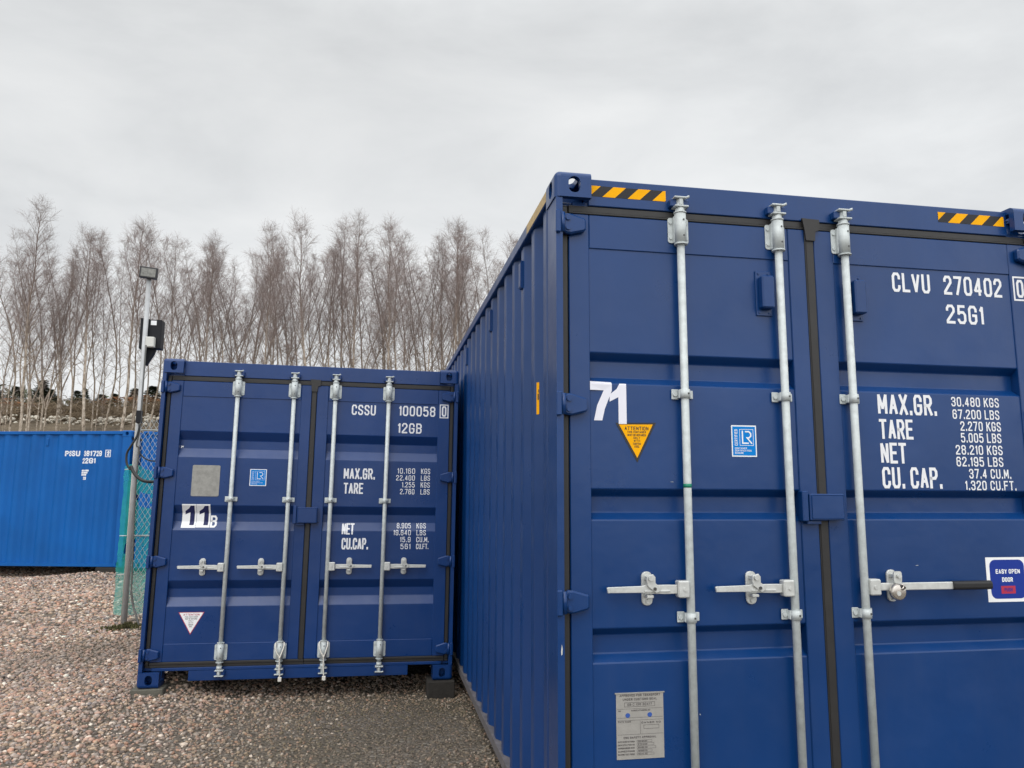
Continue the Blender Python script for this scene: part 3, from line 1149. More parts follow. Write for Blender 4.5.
# data plate
bm = bmesh.new()
box(bm, .257, .457, .0525, .0538, .458, .708)
box(bm, .252, .462, .050, .0536, .7085, .713)
PLY = .0518
text(bm, 'APPROVED FOR TRANSPORT', .272, .444, .697, .706, .0009, PLY, 1)
text(bm, 'UNDER CUSTOMS SEAL', .285, .430, .682, .691, .0009, PLY, 1)
frame_line(bm, .292, .420, .658, .674, .0007, PLY, 1)
text(bm, 'GB C 136 30417', .304, .408, .662, .671, .0008, PLY, 1)
for z in (.650, .616, .606):
    ribbon(bm, [(.262, z), (.452, z)], .0005, PLY, 1)
text(bm, 'TYPE', .264, .276, .640, .645, .0006, PLY, 1)
text(bm, 'MANUFACTURERS NO', .32, .40, .640, .646, .0006, PLY, 1)
for cx in (.305, .398):
    poly(bm, [(cx + .010 * math.cos(a * .524), .625 + .009 * math.sin(a * .524)) for a in range(12)], PLY - .0004, 2)
text(bm, 'DATE MADE', .264, .318, .598, .604, .0006, PLY, 1)
text(bm, 'OWNER NO', .362, .444, .592, .599, .0008, PLY, 1)
ribbon(bm, [(.357, .602), (.357, .552)], .0005, PLY, 1)
frame_line(bm, .372, .436, .572, .586, .0006, PLY, 1)
ribbon(bm, [(.262, .552), (.452, .552)], .0005, PLY, 1)
text(bm, 'CSC SAFETY APPROVAL', .286, .424, .536, .544, .0009, PLY, 1)
for i, z in enumerate((.522, .510, .498, .486, .474)):
    text(bm, ('DATE MANUFACTURED', 'IDENTIFICATION NO', 'MAXIMUM GROSS MASS', 'ALLOWABLE STACKING', 'RACKING TEST FORCE')[i], .262, .332, z, z + .006, .0006, PLY, 1)
    frame_line(bm, .342, .405 + .008 * (i % 3), z - .001, z + .007, .0005, PLY, 1)
    text(bm, ('09.2020', '270402', '30480 KG', '192000 KG', '15240 KG')[i], .346, .385, z + .0005, z + .0055, .0006, PLY, 1)
obj('data_plate', bm, [M['platemetal'], M['plateink'], M['plateblue']], bdoors[0])


# hazard tape on the header (frame face y = .048)
def hazard(x0, x1, z0, z1, n, first, parent):
    bm = bmesh.new()
    y = .0472
    rect(bm, x0, x1, z0, z1, y, 0)
    h = z1 - z0
    p = (x1 - x0) / n
    k = -1
    while k < n + 1:
        a = x0 + first + k * p
        q = [(a, z0), (a + p * .5, z0), (a + p * .5 + h * 1.05, z1), (a + h * 1.05, z1)]
        # clip to the tape
        def clip(pts, f, inside):
            o = []
            for i, c in enumerate(pts):
                d = pts[i - 1]
                if inside(c) != inside(d):
                    t = (f - d[0]) / (c[0] - d[0])
                    o.append((f, d[1] + (c[1] - d[1]) * t))
                if inside(c):
                    o.append(c)
            return o
        q = clip(q, x0, lambda c: c[0] >= x0)
        q = clip(q, x1, lambda c: c[0] <= x1) if q else q
        if len(q) > 2:
            poly(bm, q, y - .0005, 1)
        k += 1
    obj('hazard_tape', bm, [M['tapeblack'], M['amber']], parent)


bhead = [o for o in big.children if o.name.startswith('door_header')][0]
hazard(.172, .520, 2.806, 2.855, 3.0, .053, bhead)
hazard(1.899, 2.261, 2.808, 2.858, 2.93, .052, bhead)

# yellow strip and scratches on the side, worn tape on the top rail
bwall = [o for o in big.children if o.name.startswith('side_wall')][0]


def side_decal(nm, y0, y1, z0, z1, mats, bits=(), lbl=None):
    bm = bmesh.new()
    def quad(a, b, c, d, off, mi):
        n = 4
        for i in range(n):
            ya, yb = a + (b - a) * i / n, a + (b - a) * (i + 1) / n
            f = bm.faces.new([bm.verts.new((side_profile(q) - off, q, z)) for q, z in ((yb, c), (ya, c), (ya, d), (yb, d))])
            f.material_index = mi
    quad(y0, y1, z0, z1, .0012, 0)
    for (a, b, c, d) in bits:
        quad(a, b, c, d, .0020, 1)
    return tag(obj(nm, bm, mats, bwall), lbl)


side_decal('height_sticker', .512, .530, 1.885, 2.040, [M['amber'], M['black']], ((.514, .522, 1.955, 1.985), (.513, .518, 1.99, 2.005)))
for (y, z, w, h) in ((1.30, .60, .012, .10), (.96, 1.0, .006, .03), (2.35, 1.25, .01, .03), (1.78, .42, .008, .06)):
    bm = bmesh.new()
    pts = [(y, z), (y + w * .4, z + h * .3), (y + w * .2, z + h), (y + w, z + h * .55), (y + w * .9, z + h * .2)]
    f = bm.faces.new([bm.verts.new((side_profile(a) - .0012, a, b)) for a, b in pts])
    f.normal_update()
    if f.normal.x > 0:
        f.normal_flip()
    obj('scratch', bm, M['boxwhite'], bwall)
brail = [o for o in big.children if o.name.startswith('top_rail')][0]
bm = bmesh.new()
f = bm.faces.new([bm.verts.new((.0052, y, z)) for y, z in ((.66, HB - .066), (.20, HB - .066), (.20, HB - .018), (.66, HB - .018))])
bm.faces.new([bm.verts.new((x, y, HB - .0112)) for x, y in ((.010, .66), (.010, .20), (.06, .20), (.06, .66))])
obj('worn_tape', bm, M['tan'], brail)

# small chips and scuffs in the paint
for (dz, di, pts) in ((0, 0, (.615, .615, .003, .0045)), (0, 0, (.52, 1.56, .010, .0012)), (0, 1, (1.66, 1.20, .012, .0012))):
    cx_, cz_, w_, h_ = pts
    bm = bmesh.new()
    poly(bm, [(cx_ + w_ * math.cos(k * .9) * rnd.uniform(.5, 1), cz_ + h_ * math.sin(k * .9) * rnd.uniform(.5, 1)) for k in range(7)], 0)
    bdecal('paint_chip', bm, M['boxwhite'], bdoors[di])
for (y_, z_) in ((.0, .90),):
    bm = bmesh.new()
    poly(bm, [(.020, .875), (.024, .88), (.025, .90), (.022, .918), (.019, .89)], .0052)
    obj('paint_chip', bm, M['boxwhite'], [o for o in big.children if o.name.startswith('corner_post')][0])

bm = bmesh.new()
cyl(bm, (.573, .018, 1.536), (.573, .018, 1.552), .0175, n=20)
obj('green_tape', bm, M['greentape'], bdoors[0])

# disc padlock on the long handle
pl = thing('padlock', 'round steel disc padlock hanging on the black gripped handle', 'padlock', (1.504, -.022, 1.093))
bm = bmesh.new()
prof = [(.0, -.0155), (.022, -.0155), (.030, -.0135), (.0345, -.008), (.036, 0), (.0345, .008), (.030, .0135), (0, .0155)]
ring = []
n = 32
for r_, y_ in prof:
    ring.append([bm.verts.new((r_ * math.cos(2 * math.pi * k / n), y_, r_ * math.sin(2 * math.pi * k / n))) for k in range(n)] if r_ else [bm.verts.new((0, y_, 0))])
for A, B in zip(ring, ring[1:]):
    for k in range(n):
        q = [A[k % len(A)], B[k % len(B)], B[(k + 1) % n % len(B)], A[(k + 1) % n % len(A)]]
        q = [v for i, v in enumerate(q) if v not in q[:i]]
        if len(q) > 2:
            bm.faces.new(q)
bmesh.ops.recalc_face_normals(bm, faces=bm.faces[:])
obj('lock_body', bm, M['steel'], pl, smooth=True)
bm = bmesh.new()
prism(bm, [(.012, .008), (.030, .018), (.018, .033), (.004, .030), (.006, .018)], 'y', -.017, -.0145)
obj('shackle_gap', bm, M['black'], pl)
bm = bmesh.new()
tube(bm, [(.006, -.013, .012), (.016, -.014, .018), (.020, -.013, .028), (.014, -.012, .034)], .0048)
obj('shackle', bm, M['steel'], pl)
bm = bmesh.new()
cyl(bm, (-.006, -.0150, -.004), (-.006, -.0172, -.004), .010, n=18)
obj('lock_cylinder', bm, M['zinc'], pl)

# ---- the small one behind
HS = 2.591
smx = tilt((-2.4932, 3.4626, .0184), .0057, R(-.3716), R(.6347))
LET_S = [
    ('CSSU', 1.529, 1.731, 2.176, 2.264), ('100058', 1.928, 2.242, 2.180, 2.268), ('0', 2.298, 2.338, 2.184, 2.276), ('frame', 2.284, 2.352, 2.174, 2.286),
    ('12GB', 1.923, 2.128, 2.030, 2.118), ('MAX.GR.', 1.486, 1.746, 1.631, 1.722), ('TARE', 1.490, 1.652, 1.508, 1.599), ('NET', 1.491, 1.593, 1.171, 1.263), ('CU.CAP.', 1.494, 1.712, 1.050, 1.143),
    ('10.160', 1.934, 2.083, 1.684, 1.730, .0027), ('22.400', 1.924, 2.083, 1.626, 1.671, .0027), ('1.255', 1.975, 2.083, 1.568, 1.613, .0027), ('2.760', 1.960, 2.083, 1.510, 1.555, .0027),
    ('KGS', 2.134, 2.212, 1.684, 1.730, .0027), ('LBS', 2.134, 2.212, 1.626, 1.671, .0027), ('KGS', 2.134, 2.212, 1.568, 1.613, .0027), ('LBS', 2.134, 2.212, 1.510, 1.555, .0027),
    ('8.905', 1.945, 2.063, 1.224, 1.268, .0027), ('19.640', 1.918, 2.063, 1.167, 1.211, .0027), ('15.9', 1.975, 2.063, 1.110, 1.154, .0027), ('561', 1.980, 2.063, 1.053, 1.097, .0027),
    ('KGS', 2.111, 2.190, 1.224, 1.268, .0027), ('LBS', 2.111, 2.190, 1.167, 1.211, .0027), ('CU.M.', 2.111, 2.215, 1.110, 1.154, .0027), ('CU.FT.', 2.111, 2.215, 1.053, 1.097, .0027)]
small, sdoors, sdecal, ssurf = build_container(
    'shipping_container', 'small square navy container marked 11B with four locking bars across its doors', None,
    HS, 2.991, smx, M['navy_small'],
    dict(seam=.305, bars=(.598, 1.050, 1.390, 1.837), clamps=(1.452,),
         hinges=(2.355, 1.658, .955, .246),
         channels=((2.002, 1.789, .070), (1.400, 1.202, .065), (.806, .606, .066)),
         handles=(dict(bar=.598, dir=-1, ret=.414, z=.912, len=.365), dict(bar=1.050, dir=-1, ret=.862, z=.912, len=.365),
                  dict(bar=1.390, dir=1, ret=1.564, z=.916, len=.355), dict(bar=1.837, dir=1, ret=2.012, z=.916, len=.355)),
         lockbox=(1.262, 1.392),
         lettering=[('lettering', 1, LET_S, M['white'])]))
bm = bmesh.new()
prism(bm, rrect(.281, .496, 1.472, 1.724, .012), 'y', .0515, .0538)
obj('data_plate', bm, M['blankplate'], sdoors[0])
bm = bmesh.new()
cert_sticker(bm, .731, .863, 1.562, 1.699, .6)
sdecal('certificate_sticker', bm, [M['label'], M['skyblue']], sdoors[0])
bm = bmesh.new()
rect(bm, .221, .330, 1.219, 1.408, 0, 0)
rect(bm, .332, .438, 1.222, 1.408, 0, 0)
digit_one(bm, .244, .316, 1.240, 1.396, -.0006, 1)
digit_one(bm, .352, .424, 1.240, 1.396, -.0006, 1)
sdecal('unit_number', bm, [M['label'], M['digitnavy']], sdoors[0], off=.0018)
bm = bmesh.new()
text(bm, 'B', .441, .492, 1.222, 1.318, .0075, 0, 0)
sdecal('unit_letter', bm, M['label'], sdoors[0], off=.0018)
bm = bmesh.new()
poly(bm, [(.257, .562), (.453, .562), (.356, .390)], 0, 1)
poly(bm, [(.265, .558), (.445, .558), (.356, .400)], -.0005, 0)
text(bm, 'ATTENTION', .296, .416, .535, .550, .0013, -.0010, 1)
for (s, w, z) in (('THIS CONTAINER', .10, .520), ('MUST BE REPAIRED', .09, .505), ('ONLY', .036, .490), ('WITH', .034, .475), ('CORTEN', .036, .460), ('STEEL', .024, .446)):
    text(bm, s, .356 - w / 2, .356 + w / 2, z, z + .010, .0008, -.0010, 2)
sdecal('warning_sticker', bm, [M['label'], M['red'], M['plateink']], sdoors[0], lbl='white warning triangle with a red edge')
bm = bmesh.new()
rect(bm, .168, .188, 1.868, 1.880, 0)
rect(bm, .168, .176, 1.862, 1.868, 0)
sdecal('sticker_scrap', bm, M['label'], sdoors[0])

# white ties looped through the bar feet
for bx, lab in ((1.052, 'white cable tie dangling from the foot of the second locking bar of the small container'),
                (1.391, 'white cable tie dangling from the foot of the third locking bar of the small container')):
    t = thing('cable_tie', lab, 'cable tie')
    t.matrix_world = smx @ Matrix.Translation((bx, -.03, .20))
    bm = bmesh.new()
    tube(bm, spline([(-.030, .03, .125), (-.032, .004, .10), (-.016, -.006, .05), (.004, -.008, .015), (.008, -.008, -.06), (.014, -.006, -.13)]), .0055, 6)
    tube(bm, spline([(.032, .03, .125), (.034, .004, .10), (.020, -.006, .05), (.006, -.012, .012)]), .0055, 6)
    obj('strap', bm, M['tie'], t)
    bm = bmesh.new()
    box(bm, .002, .030, -.018, .002, -.165, -.132, .003)
    obj('tie_head', bm, M['tie'], t)

# ---- far royal blue containers
FA = Vector((-11.2778, 14.0781, .1299))
FY = -.2438
fdir = Vector((math.cos(FY), math.sin(FY), 0))
far_loc = FA + fdir * 6.058
far, fdoors, fdecal, _ = build_container(
    'shipping_container', 'long bright blue container standing side on beyond the gravel, left of the lamp post', None,
    2.591, 6.058, tilt(far_loc, FY + math.pi / 2, 0, 0), M['royal'],
    dict(seam=.305, bars=(.598, 1.050, 1.390, 1.837), clamps=(1.452,), hinges=(2.355, 1.658, .955, .246),
         channels=((2.002, 1.789, .070), (1.400, 1.202, .065), (.806, .606, .066)),
         handles=(dict(bar=.598, dir=-1, ret=.414, z=.912, len=.365), dict(bar=1.837, dir=1, ret=2.012, z=.916, len=.355)),
         lockbox=(1.262, 1.392), vents=(1.65, 4.45)))
# identical neighbour, partly hidden by the fence netting
nroot = far.copy()
COL.objects.link(nroot)
nroot['label'] = 'bright blue container seen through the chain link fence beside the small navy container'
nroot.matrix_world = tilt(far_loc + fdir * (6.058 + .22) + Vector((0, 0, -.02)), FY + math.pi / 2, 0, 0)
for c in list(far.children):
    if c.name.startswith('wall_vent'):
        continue
    k = c.copy()
    COL.objects.link(k)
    k.parent = nroot
    for g in list(c.children):
        q = g.copy()
        COL.objects.link(q)
        q.parent = k
# writing on the side of the far container (local x of side = 6.058 - y)
fwall = [o for o in far.children if o.name.startswith('side_wall')][0]


def far_row(nm, bm):
    for y in sorted({y for _, y in corrugation_points(.17, 5.9)}):
        bmesh.ops.bisect_plane(bm, geom=bm.verts[:] + bm.edges[:] + bm.faces[:], plane_co=(6.058 - y, 0, 0), plane_no=(1, 0, 0))
    for v in bm.verts:
        y = 6.058 - v.co.x
        v.co = Vector((side_profile(y) - .0015 + v.co.y, y, v.co.z))
    obj(nm, bm, M['white'], fwall)


for it in (('PSSU', 4.72, 5.02, 2.095, 2.20), ('381729', 5.10, 5.48, 2.095, 2.20), ('2', 5.565, 5.61, 2.105, 2.192), ('22G1', 5.08, 5.34, 1.955, 2.06),
           ('30480', 5.08, 5.24, 1.80, 1.835), ('2220', 5.08, 5.22, 1.76, 1.795), ('28260', 5.08, 5.20, 1.72, 1.755), ('33', 5.13, 5.20, 1.64, 1.70)):
    bm = bmesh.new()
    text(bm, *it, .0105 if it[4] > 1.9 else .007)
    far_row('lettering', bm)
bm = bmesh.new()
frame_line(bm, 5.545, 5.630, 2.085, 2.212, .0065, 0)
far_row('check_digit_box', bm)

# ------------------------------------------------------------------ ground


def sstep(a, b, t):
    t = np.clip((t - a) / (b - a), 0, 1)
    return t * t * (3 - 2 * t)


def bumpf(x, y, cx, cy, sx, sy, h):
    return h * np.exp(-((x - cx) / sx) ** 2 - ((y - cy) / sy) ** 2)


def ground_z(x, y):
    x = np.asarray(x, float)
    y = np.asarray(y, float)
    z = -.125 + .075 * sstep(6, 12, y)
    z = z + bumpf(x, y, .1, 1.2, .7, 1.1, .075) + bumpf(x, y, -.3, 3.4, .9, .8, -.025)
    z = z + bumpf(x, y, -2.62, 3.5, .75, 1.0, .128) + bumpf(x, y, -2.22, 3.86, .16, .20, .17)
    z = z + bumpf(x, y, -5.75, 12.75, .9, .5, .07) + bumpf(x, y, -6.9, 13.3, 1.1, .5, -.03)
    z = z + .012 * np.sin(x * 1.7 + y * .9) + .010 * np.sin(x * .8 - y * 2.1 + 1)
    return z


def grid_mesh(name, xs, ys, zf, m):
    X, Y = np.meshgrid(xs, ys)
    Z = zf(X, Y)
    v = np.stack([X.ravel(), Y.ravel(), Z.ravel()], -1)
    nx, ny = len(xs), len(ys)
    i = np.arange(nx * ny).reshape(ny, nx)
    f = np.stack([i[:-1, :-1].ravel(), i[:-1, 1:].ravel(), i[1:, 1:].ravel(), i[1:, :-1].ravel()], -1)
    me = bpy.data.meshes.new(name)
    me.from_pydata(v.tolist(), [], f.tolist())
    me.polygons.foreach_set('use_smooth', [True] * len(me.polygons))
    me.materials.append(m)
    return link(name, me)


xs = np.concatenate([np.linspace(-900, -40, 12), np.linspace(-30, -10, 20)[:-1], np.linspace(-10, 3, 131), np.linspace(3.5, 30, 20), np.linspace(40, 900, 12)])
ys = np.concatenate([np.linspace(-900, -40, 12), np.linspace(-30, -2, 20), np.linspace(-1.5, 15, 166), np.linspace(15.5, 30, 15), np.linspace(40, 900, 12)])
tag(grid_mesh('ground', xs, ys, ground_z, M['ground']), kind='structure')

HILLTOP = 4.0


def hill_z(x, y):
    x = np.asarray(x, float)
    y = np.asarray(y, float)
    k = sstep(20, 33, y)
    z = -.3 + (HILLTOP + .3) * k + .12 * np.sin(x * .35) * k + .1 * np.sin(x * .9 + y * .6) * k + 1.75 * sstep(36, 45, y) + .012 * np.maximum(y - 45, 0)
    return z


tag(grid_mesh('hill', np.concatenate([np.linspace(-800, -60, 10), np.linspace(-50, 40, 91), np.linspace(60, 800, 10)]), np.concatenate([np.linspace(19, 45, 53), np.linspace(48, 120, 20), np.linspace(200, 900, 6)]), hill_z, M['hill']), kind='structure')

# loose stones
rs = np.random.RandomState(5)


def ico():
    bm = bmesh.new()
    bmesh.ops.create_icosphere(bm, subdivisions=1, radius=1)
    v = np.array([x.co[:] for x in bm.verts])
    f = np.array([[x.index for x in q.verts] for q in bm.faces])
    bm.free()
    return v, f


def stones(name, x, y, size, colors, m, zf, flat=(.45, .8), sink=.25):
    V, F = ico()
    n = len(x)
    nv = len(V)
    sc = np.stack([size * rs.uniform(.75, 1.3, n), size * rs.uniform(.6, 1.05, n), size * rs.uniform(flat[0], flat[1], n)], -1)
    jit = 1 + rs.uniform(-.26, .26, (n, nv, 1))
    P = V[None] * jit * sc[:, None]
    a = rs.uniform(0, 6.283, n)
    tl = rs.normal(0, .3, n)
    ca, sa, ct, st = np.cos(a), np.sin(a), np.cos(tl), np.sin(tl)
    y1 = P[..., 1] * ct[:, None] - P[..., 2] * st[:, None]
    z1 = P[..., 1] * st[:, None] + P[..., 2] * ct[:, None]
    X = P[..., 0] * ca[:, None] - y1 * sa[:, None]
    Y = P[..., 0] * sa[:, None] + y1 * ca[:, None]
    z0 = zf(x, y) + sc[:, 2] * (1 - 2 * sink) * .6
    co = np.stack([X + x[:, None], Y + y[:, None], z1 + z0[:, None]], -1).reshape(-1, 3)
    ff = (F[None] + (np.arange(n) * nv)[:, None, None]).reshape(-1, 3)
    me = bpy.data.meshes.new(name)
    me.vertices.add(len(co))
    me.vertices.foreach_set('co', co.astype(np.float32).ravel())
    me.loops.add(ff.size)
    me.loops.foreach_set('vertex_index', ff.astype(np.int32).ravel())
    me.polygons.add(len(ff))
    me.polygons.foreach_set('loop_start', np.arange(0, ff.size, 3, dtype=np.int32))
    me.polygons.foreach_set('loop_total', np.full(len(ff), 3, dtype=np.int32))
    me.update(calc_edges=True)
    at_ = me.attributes.new('stone', 'FLOAT_COLOR', 'POINT')
    c = np.concatenate([np.repeat(colors, nv, 0), np.ones((n * nv, 1))], -1)
    at_.data.foreach_set('color', c.astype(np.float32).ravel())
    me.materials.append(m)
    return link(name, me)


PAL = np.array([(.33, .245, .205), (.29, .275, .26), (.34, .285, .225), (.24, .215, .195), (.56, .53, .48), (.13, .12, .115), (.36, .235, .18), (.27, .225, .18), (.30, .24, .22), (.20, .20, .21)])
PW = np.array([.17, .15, .15, .13, .08, .08, .05, .1, .06, .03])
parts = []
for (ya, yb, dens, s0, s1) in ((.6, 4.2, 1900, .007, .030), (4.2, 7.5, 1100, .009, .034), (7.5, 15, 520, .013, .042)):
    area_x0, area_x1 = -3.2 - .62 * (yb + .5), .35
    n = int(dens * (yb - ya) * (area_x1 - area_x0))
    x = rs.uniform(area_x0, area_x1, n)
    y = rs.uniform(ya, yb, n)
    # only where the camera (or a step aside) sees it
    k = (x > -3.0 - .72 * (y + .2)) & (x < .30)
    k &= ~((x > .12) & (y > -.1))
    k &= ~((x > -2.38) & (x < -.15) & (y > 4.3) & (y < 6.5))
    x, y = x[k], y[k]
    sz = s0 + (s1 - s0) * rs.beta(1.4, 3.2, len(x))
    # finer, siltier grit beside the big container
    fine = np.exp(-((x + .5) / 1.35) ** 2 - ((y - 2.6) / 1.5) ** 2)
    sz = sz * (1 - .55 * fine)
    keep = rs.uniform(0, 1, len(x)) > .35 * fine
    parts.append((x[keep], y[keep], sz[keep], fine[keep]))
x = np.concatenate([p[0] for p in parts])
y = np.concatenate([p[1] for p in parts])
sz = np.concatenate([p[2] for p in parts])
fine = np.concatenate([p[3] for p in parts])
ci = rs.choice(len(PAL), len(x), p=PW / PW.sum())
cols = PAL[ci] * np.array([1.12, .99, .92]) * rs.uniform(.85, 1.5, (len(x), 1))
silt = np.array([.140, .120, .076])
mixf = (1.0 * fine * rs.uniform(.5, 1.15, len(x)))[:, None].clip(0, 1)
damp = (np.sin(x * .9 + 1.3) * np.sin(y * 1.1 + x * .35) + .6 * np.sin(x * 2.1 - y * 1.6) - .25).clip(0, 1) * .6
damp = (damp * rs.uniform(.5, 1.2, len(x))).clip(0, .8)[:, None]
cols = cols * (1 - mixf) + silt * mixf
cols = cols * (1 - damp) + np.array([.20, .165, .135]) * damp
g = stones('gravel', x, y, sz, cols.clip(0, .8), M['stone'], ground_z)
tag(g, 'loose pinkish grey gravel covering the yard', 'gravel', kind='stuff')

# support blocks
bm = bmesh.new()
box(bm, -.105, .120, -.02, .22, -.175, -.010, .008)
b = obj('support_block', bm, M['block'])
b.location = (-.155, 3.47, 0)
tag(b, 'dark block under the right front corner of the small navy container', 'block')
bm = bmesh.new()
box(bm, -.04, .20, -.012, .22, -.09, .0165, .006)
b = obj('support_block', bm, M['paver'])
b.location = (-2.49, 3.46, 0)
tag(b, 'pale thin paver under the left front corner of the small navy container', 'block')
bm = bmesh.new()
box(bm, -.05, .42, -.04, .26, -.20, -.002, .008)
b = obj('support_block', bm, M['block'])
b.location = far_loc
b.rotation_euler = (0, 0, FY + math.pi)
b.location = far_loc + Vector((-.02, .25, 0))
tag(b, 'dark block under the near end of the long bright blue container', 'block')
for (fx_, fy_, lab) in ((CW - .2, .05, 0), ):
    pass

# ------------------------------------------------------------------ lamp post, fence, cables
PB = Vector((-3.728, 7.30, -.16))
PT = Vector((-3.736, 7.30, 4.31))


def pole_at(z):
    return PB.lerp(PT, (z - PB.z) / (PT.z - PB.z))


lp = thing('lamp_post', 'tall grey lamp post rising beside the fence with a floodlight on top', 'lamp post', PB)


def loc(p):
    return Vector(p) - PB


bm = bmesh.new()
cyl(bm, (0, 0, 0), loc(PT), .031, .029, n=16)
obj('pole', bm, M['pole'], lp)
bm = bmesh.new()
top = loc(PT)
cyl(bm, top + Vector((0, 0, -.02)), top + Vector((0, 0, .03)), .02, n=10)
obj('bracket', bm, M['pole'], lp)
hb = bmesh.new()
box(hb, -.108, .108, -.035, .035, -.074, .074, .006)
head = obj('floodlight', hb, M['lamp_body'], lp)
head.location = top + Vector((.004, -.045, .062))
head.rotation_euler = (R(4), R(4), R(6))
bm = bmesh.new()
box(bm, -.088, .088, -.0385, -.0355, -.054, .054, .001)
obj('lens', bm, M['lamp_glass'], head)
bm = bmesh.new()
box(bm, .03, .075, -.16, -.06, -.1, .1)
bm.free()

# equipment cabinet strapped to the pole
cb = thing('equipment_cabinet', 'black equipment cabinet strapped high on the lamp post', 'cabinet', pole_at(3.37) + Vector((0, .06, 0)))
bm = bmesh.new()
box(bm, .02, .185, -.02, .13, .015, .40, .006)
obj('box', bm, M['cabinet'], cb)
bm = bmesh.new()
box(bm, -.085, .015, -.005, .10, .01, .42, .006)
obj('side_unit', bm, M['cabinet'], cb)
bm = bmesh.new()
box(bm, .050, .120, -.023, -.0205, .325, .385)
obj('label_plate', bm, M['label'], cb)
bm = bmesh.new()
box(bm, .02, .125, -.10, -.0205, .02, .155, .008)
obj('junction_box', bm, M['boxwhite'], cb)
bm = bmesh.new()
prism(bm, [(-.03, .008), (.12, .008), (.105, -.05), (.055, -.14), (.02, -.21), (-.005, -.20), (-.01, -.08)], 'y', .0, .07, .004)
obj('cable_shroud', bm, M['cabinet'], cb)

# chain link fence with green netting
FX0, FX1, FYY = -3.785, 2.13, 7.42
fr = thing('fence', 'chain link fence with torn green netting behind the small navy container', 'fence', (FX0, FYY, -.12))
for px_ in (0.0, 2.0, 4.0, 5.96):
    bm = bmesh.new()
    cyl(bm, (px_, 0, 0), (px_, 0, 2.58), .021, n=14)
    cyl(bm, (px_, 0, 2.58), (px_, 0, 2.60), .029, n=14)
    obj('fence_post', bm, M['post'], fr)
bm = bmesh.new()
for z in (2.44, 1.10):
    cyl(bm, (0, -.02, z), (5.96, -.02, z), .010, n=8)
obj('rail_wire', bm, M['wire'], fr)
bm = bmesh.new()
Hf, Lf, sp = 2.52, 5.96, .062
k = -Hf * .6
while k < Lf:
    for sgn in (1, -1):
        # wires rise at a steep diamond angle
        x0_, x1_ = (k, k + Hf * .6) if sgn > 0 else (k + Hf * .6, k)
        z0_, z1_ = .10, .10 + Hf - .04
        # clip in x
        def cx(x, ): return z0_ + (z1_ - z0_) * (x - x0_) / (x1_ - x0_)
        a, b_ = min(x0_, x1_), max(x0_, x1_)
        a2, b2 = max(a, 0), min(b_, Lf)
        if b2 - a2 > .01:
            cyl(bm, (a2, -.008 * sgn, cx(a2)), (b2, -.008 * sgn, cx(b2)), .0029, n=4, caps=False)
    k += sp
obj('wire_mesh', bm, M['wire'], fr)
# netting
bm = bmesh.new()
nx_, nz_ = 90, 30
gv = {}
for i in range(nx_ + 1):
    for j in range(nz_ + 1):
        u = i / nx_ * 6.05 - .12
        tz = j / nz_
        topz = 1.93 + .06 * math.sin(u * 2.1) - .05 * math.sin(u * 5) + .08 * math.exp(-(u / .12) ** 2)
        botz = .14 + .06 * math.sin(u * 1.6 + 2.5) - .06 * math.exp(-((u) / .2) ** 2)
        wrap = 0.0
        gv[i, j] = bm.verts.new((u + .008 * rnd.uniform(-1, 1), .022 - .22 * wrap + .018 * math.sin(u * 17 + tz * 3) + .012 * math.sin(tz * 19 + u * 6), botz + (topz - botz) * tz))
for i in range(nx_):
    for j in range(nz_):
        # a tear beside the post
        if (i, j) in ((2, 23), (3, 23), (3, 24), (4, 22), (4, 23), (4, 24), (3, 22), (5, 22), (2, 11), (2, 12), (2, 13), (2, 14), (1, 12), (1, 13)):
            continue
        bm.faces.new((gv[i, j], gv[i + 1, j], gv[i + 1, j + 1], gv[i, j + 1]))
obj('netting', bm, M['net'], fr, smooth=True)
for (a, b_) in (((-.10, -.03, 1.10), (.03, .015, 1.10)), ((-.10, -.03, 1.93), (.03, .02, 1.95)), ((-.1, -.02, .62), (.04, .01, .63))):
    bm = bmesh.new()
    cyl(bm, a, b_, .006, n=6)
    obj('tie_wire', bm, M['wire'], fr)


def cable(label, px_pts, Y, r, m, name='cable'):
    pts = [at(a, b, Y + (c if len(q) > 2 else 0)) if False else at(q[0], q[1], Y + (q[2] if len(q) > 2 else 0)) for q in px_pts for (a, b, c) in [(q[0], q[1], 0)]]
    bm = bmesh.new()
    o0 = pts[0]
    tube(bm, [p - o0 for p in spline(pts, 8)], r, 7)
    o = obj(name, bm, m)
    o.location = o0
    return tag(o, label, 'cable')


cable('thick black cable sagging from the lamp post to the small container', [(131, 466, -.06), (134, 473, -.08), (140, 479, -.1), (147, 481.5, -.1), (155, 481.5, -.05), (162, 479, 0)], 7.2, .020, M['cable'])
cable('thin black cable drooping across the top of the fence', [(138.5, 449, -.04), (141, 455, -.05), (148, 460, -.05), (156, 461, -.02), (163, 460, 0)], 7.3, .009, M['cable'])
cable('dark cable looping out from the left of the lamp post', [(140, 424, -.06), (137, 436, -.07), (131, 446, -.07), (127, 453, -.05), (126.5, 462, -.05), (129, 468, -.06), (132, 470, -.06)], 7.2, .014, M['cable'])
cable('grey cable strapped down the front of the lamp post', [(146, 345, -.05), (142, 400, -.05), (139.5, 430, -.06), (136.5, 445, -.07), (139, 449, -.06), (137, 470, -.05), (134.5, 510, -.05), (132, 575, -.05), (131, 595, -.05)], 7.26, .010, M['greycable'])
cable('dark cable end reaching the ground at the foot of the lamp post', [(131, 590, -.05), (133, 605, -.06), (136, 616, -.1), (138.5, 624, -.12), (140, 630, -.1)], 7.22, .013, M['greycable'])

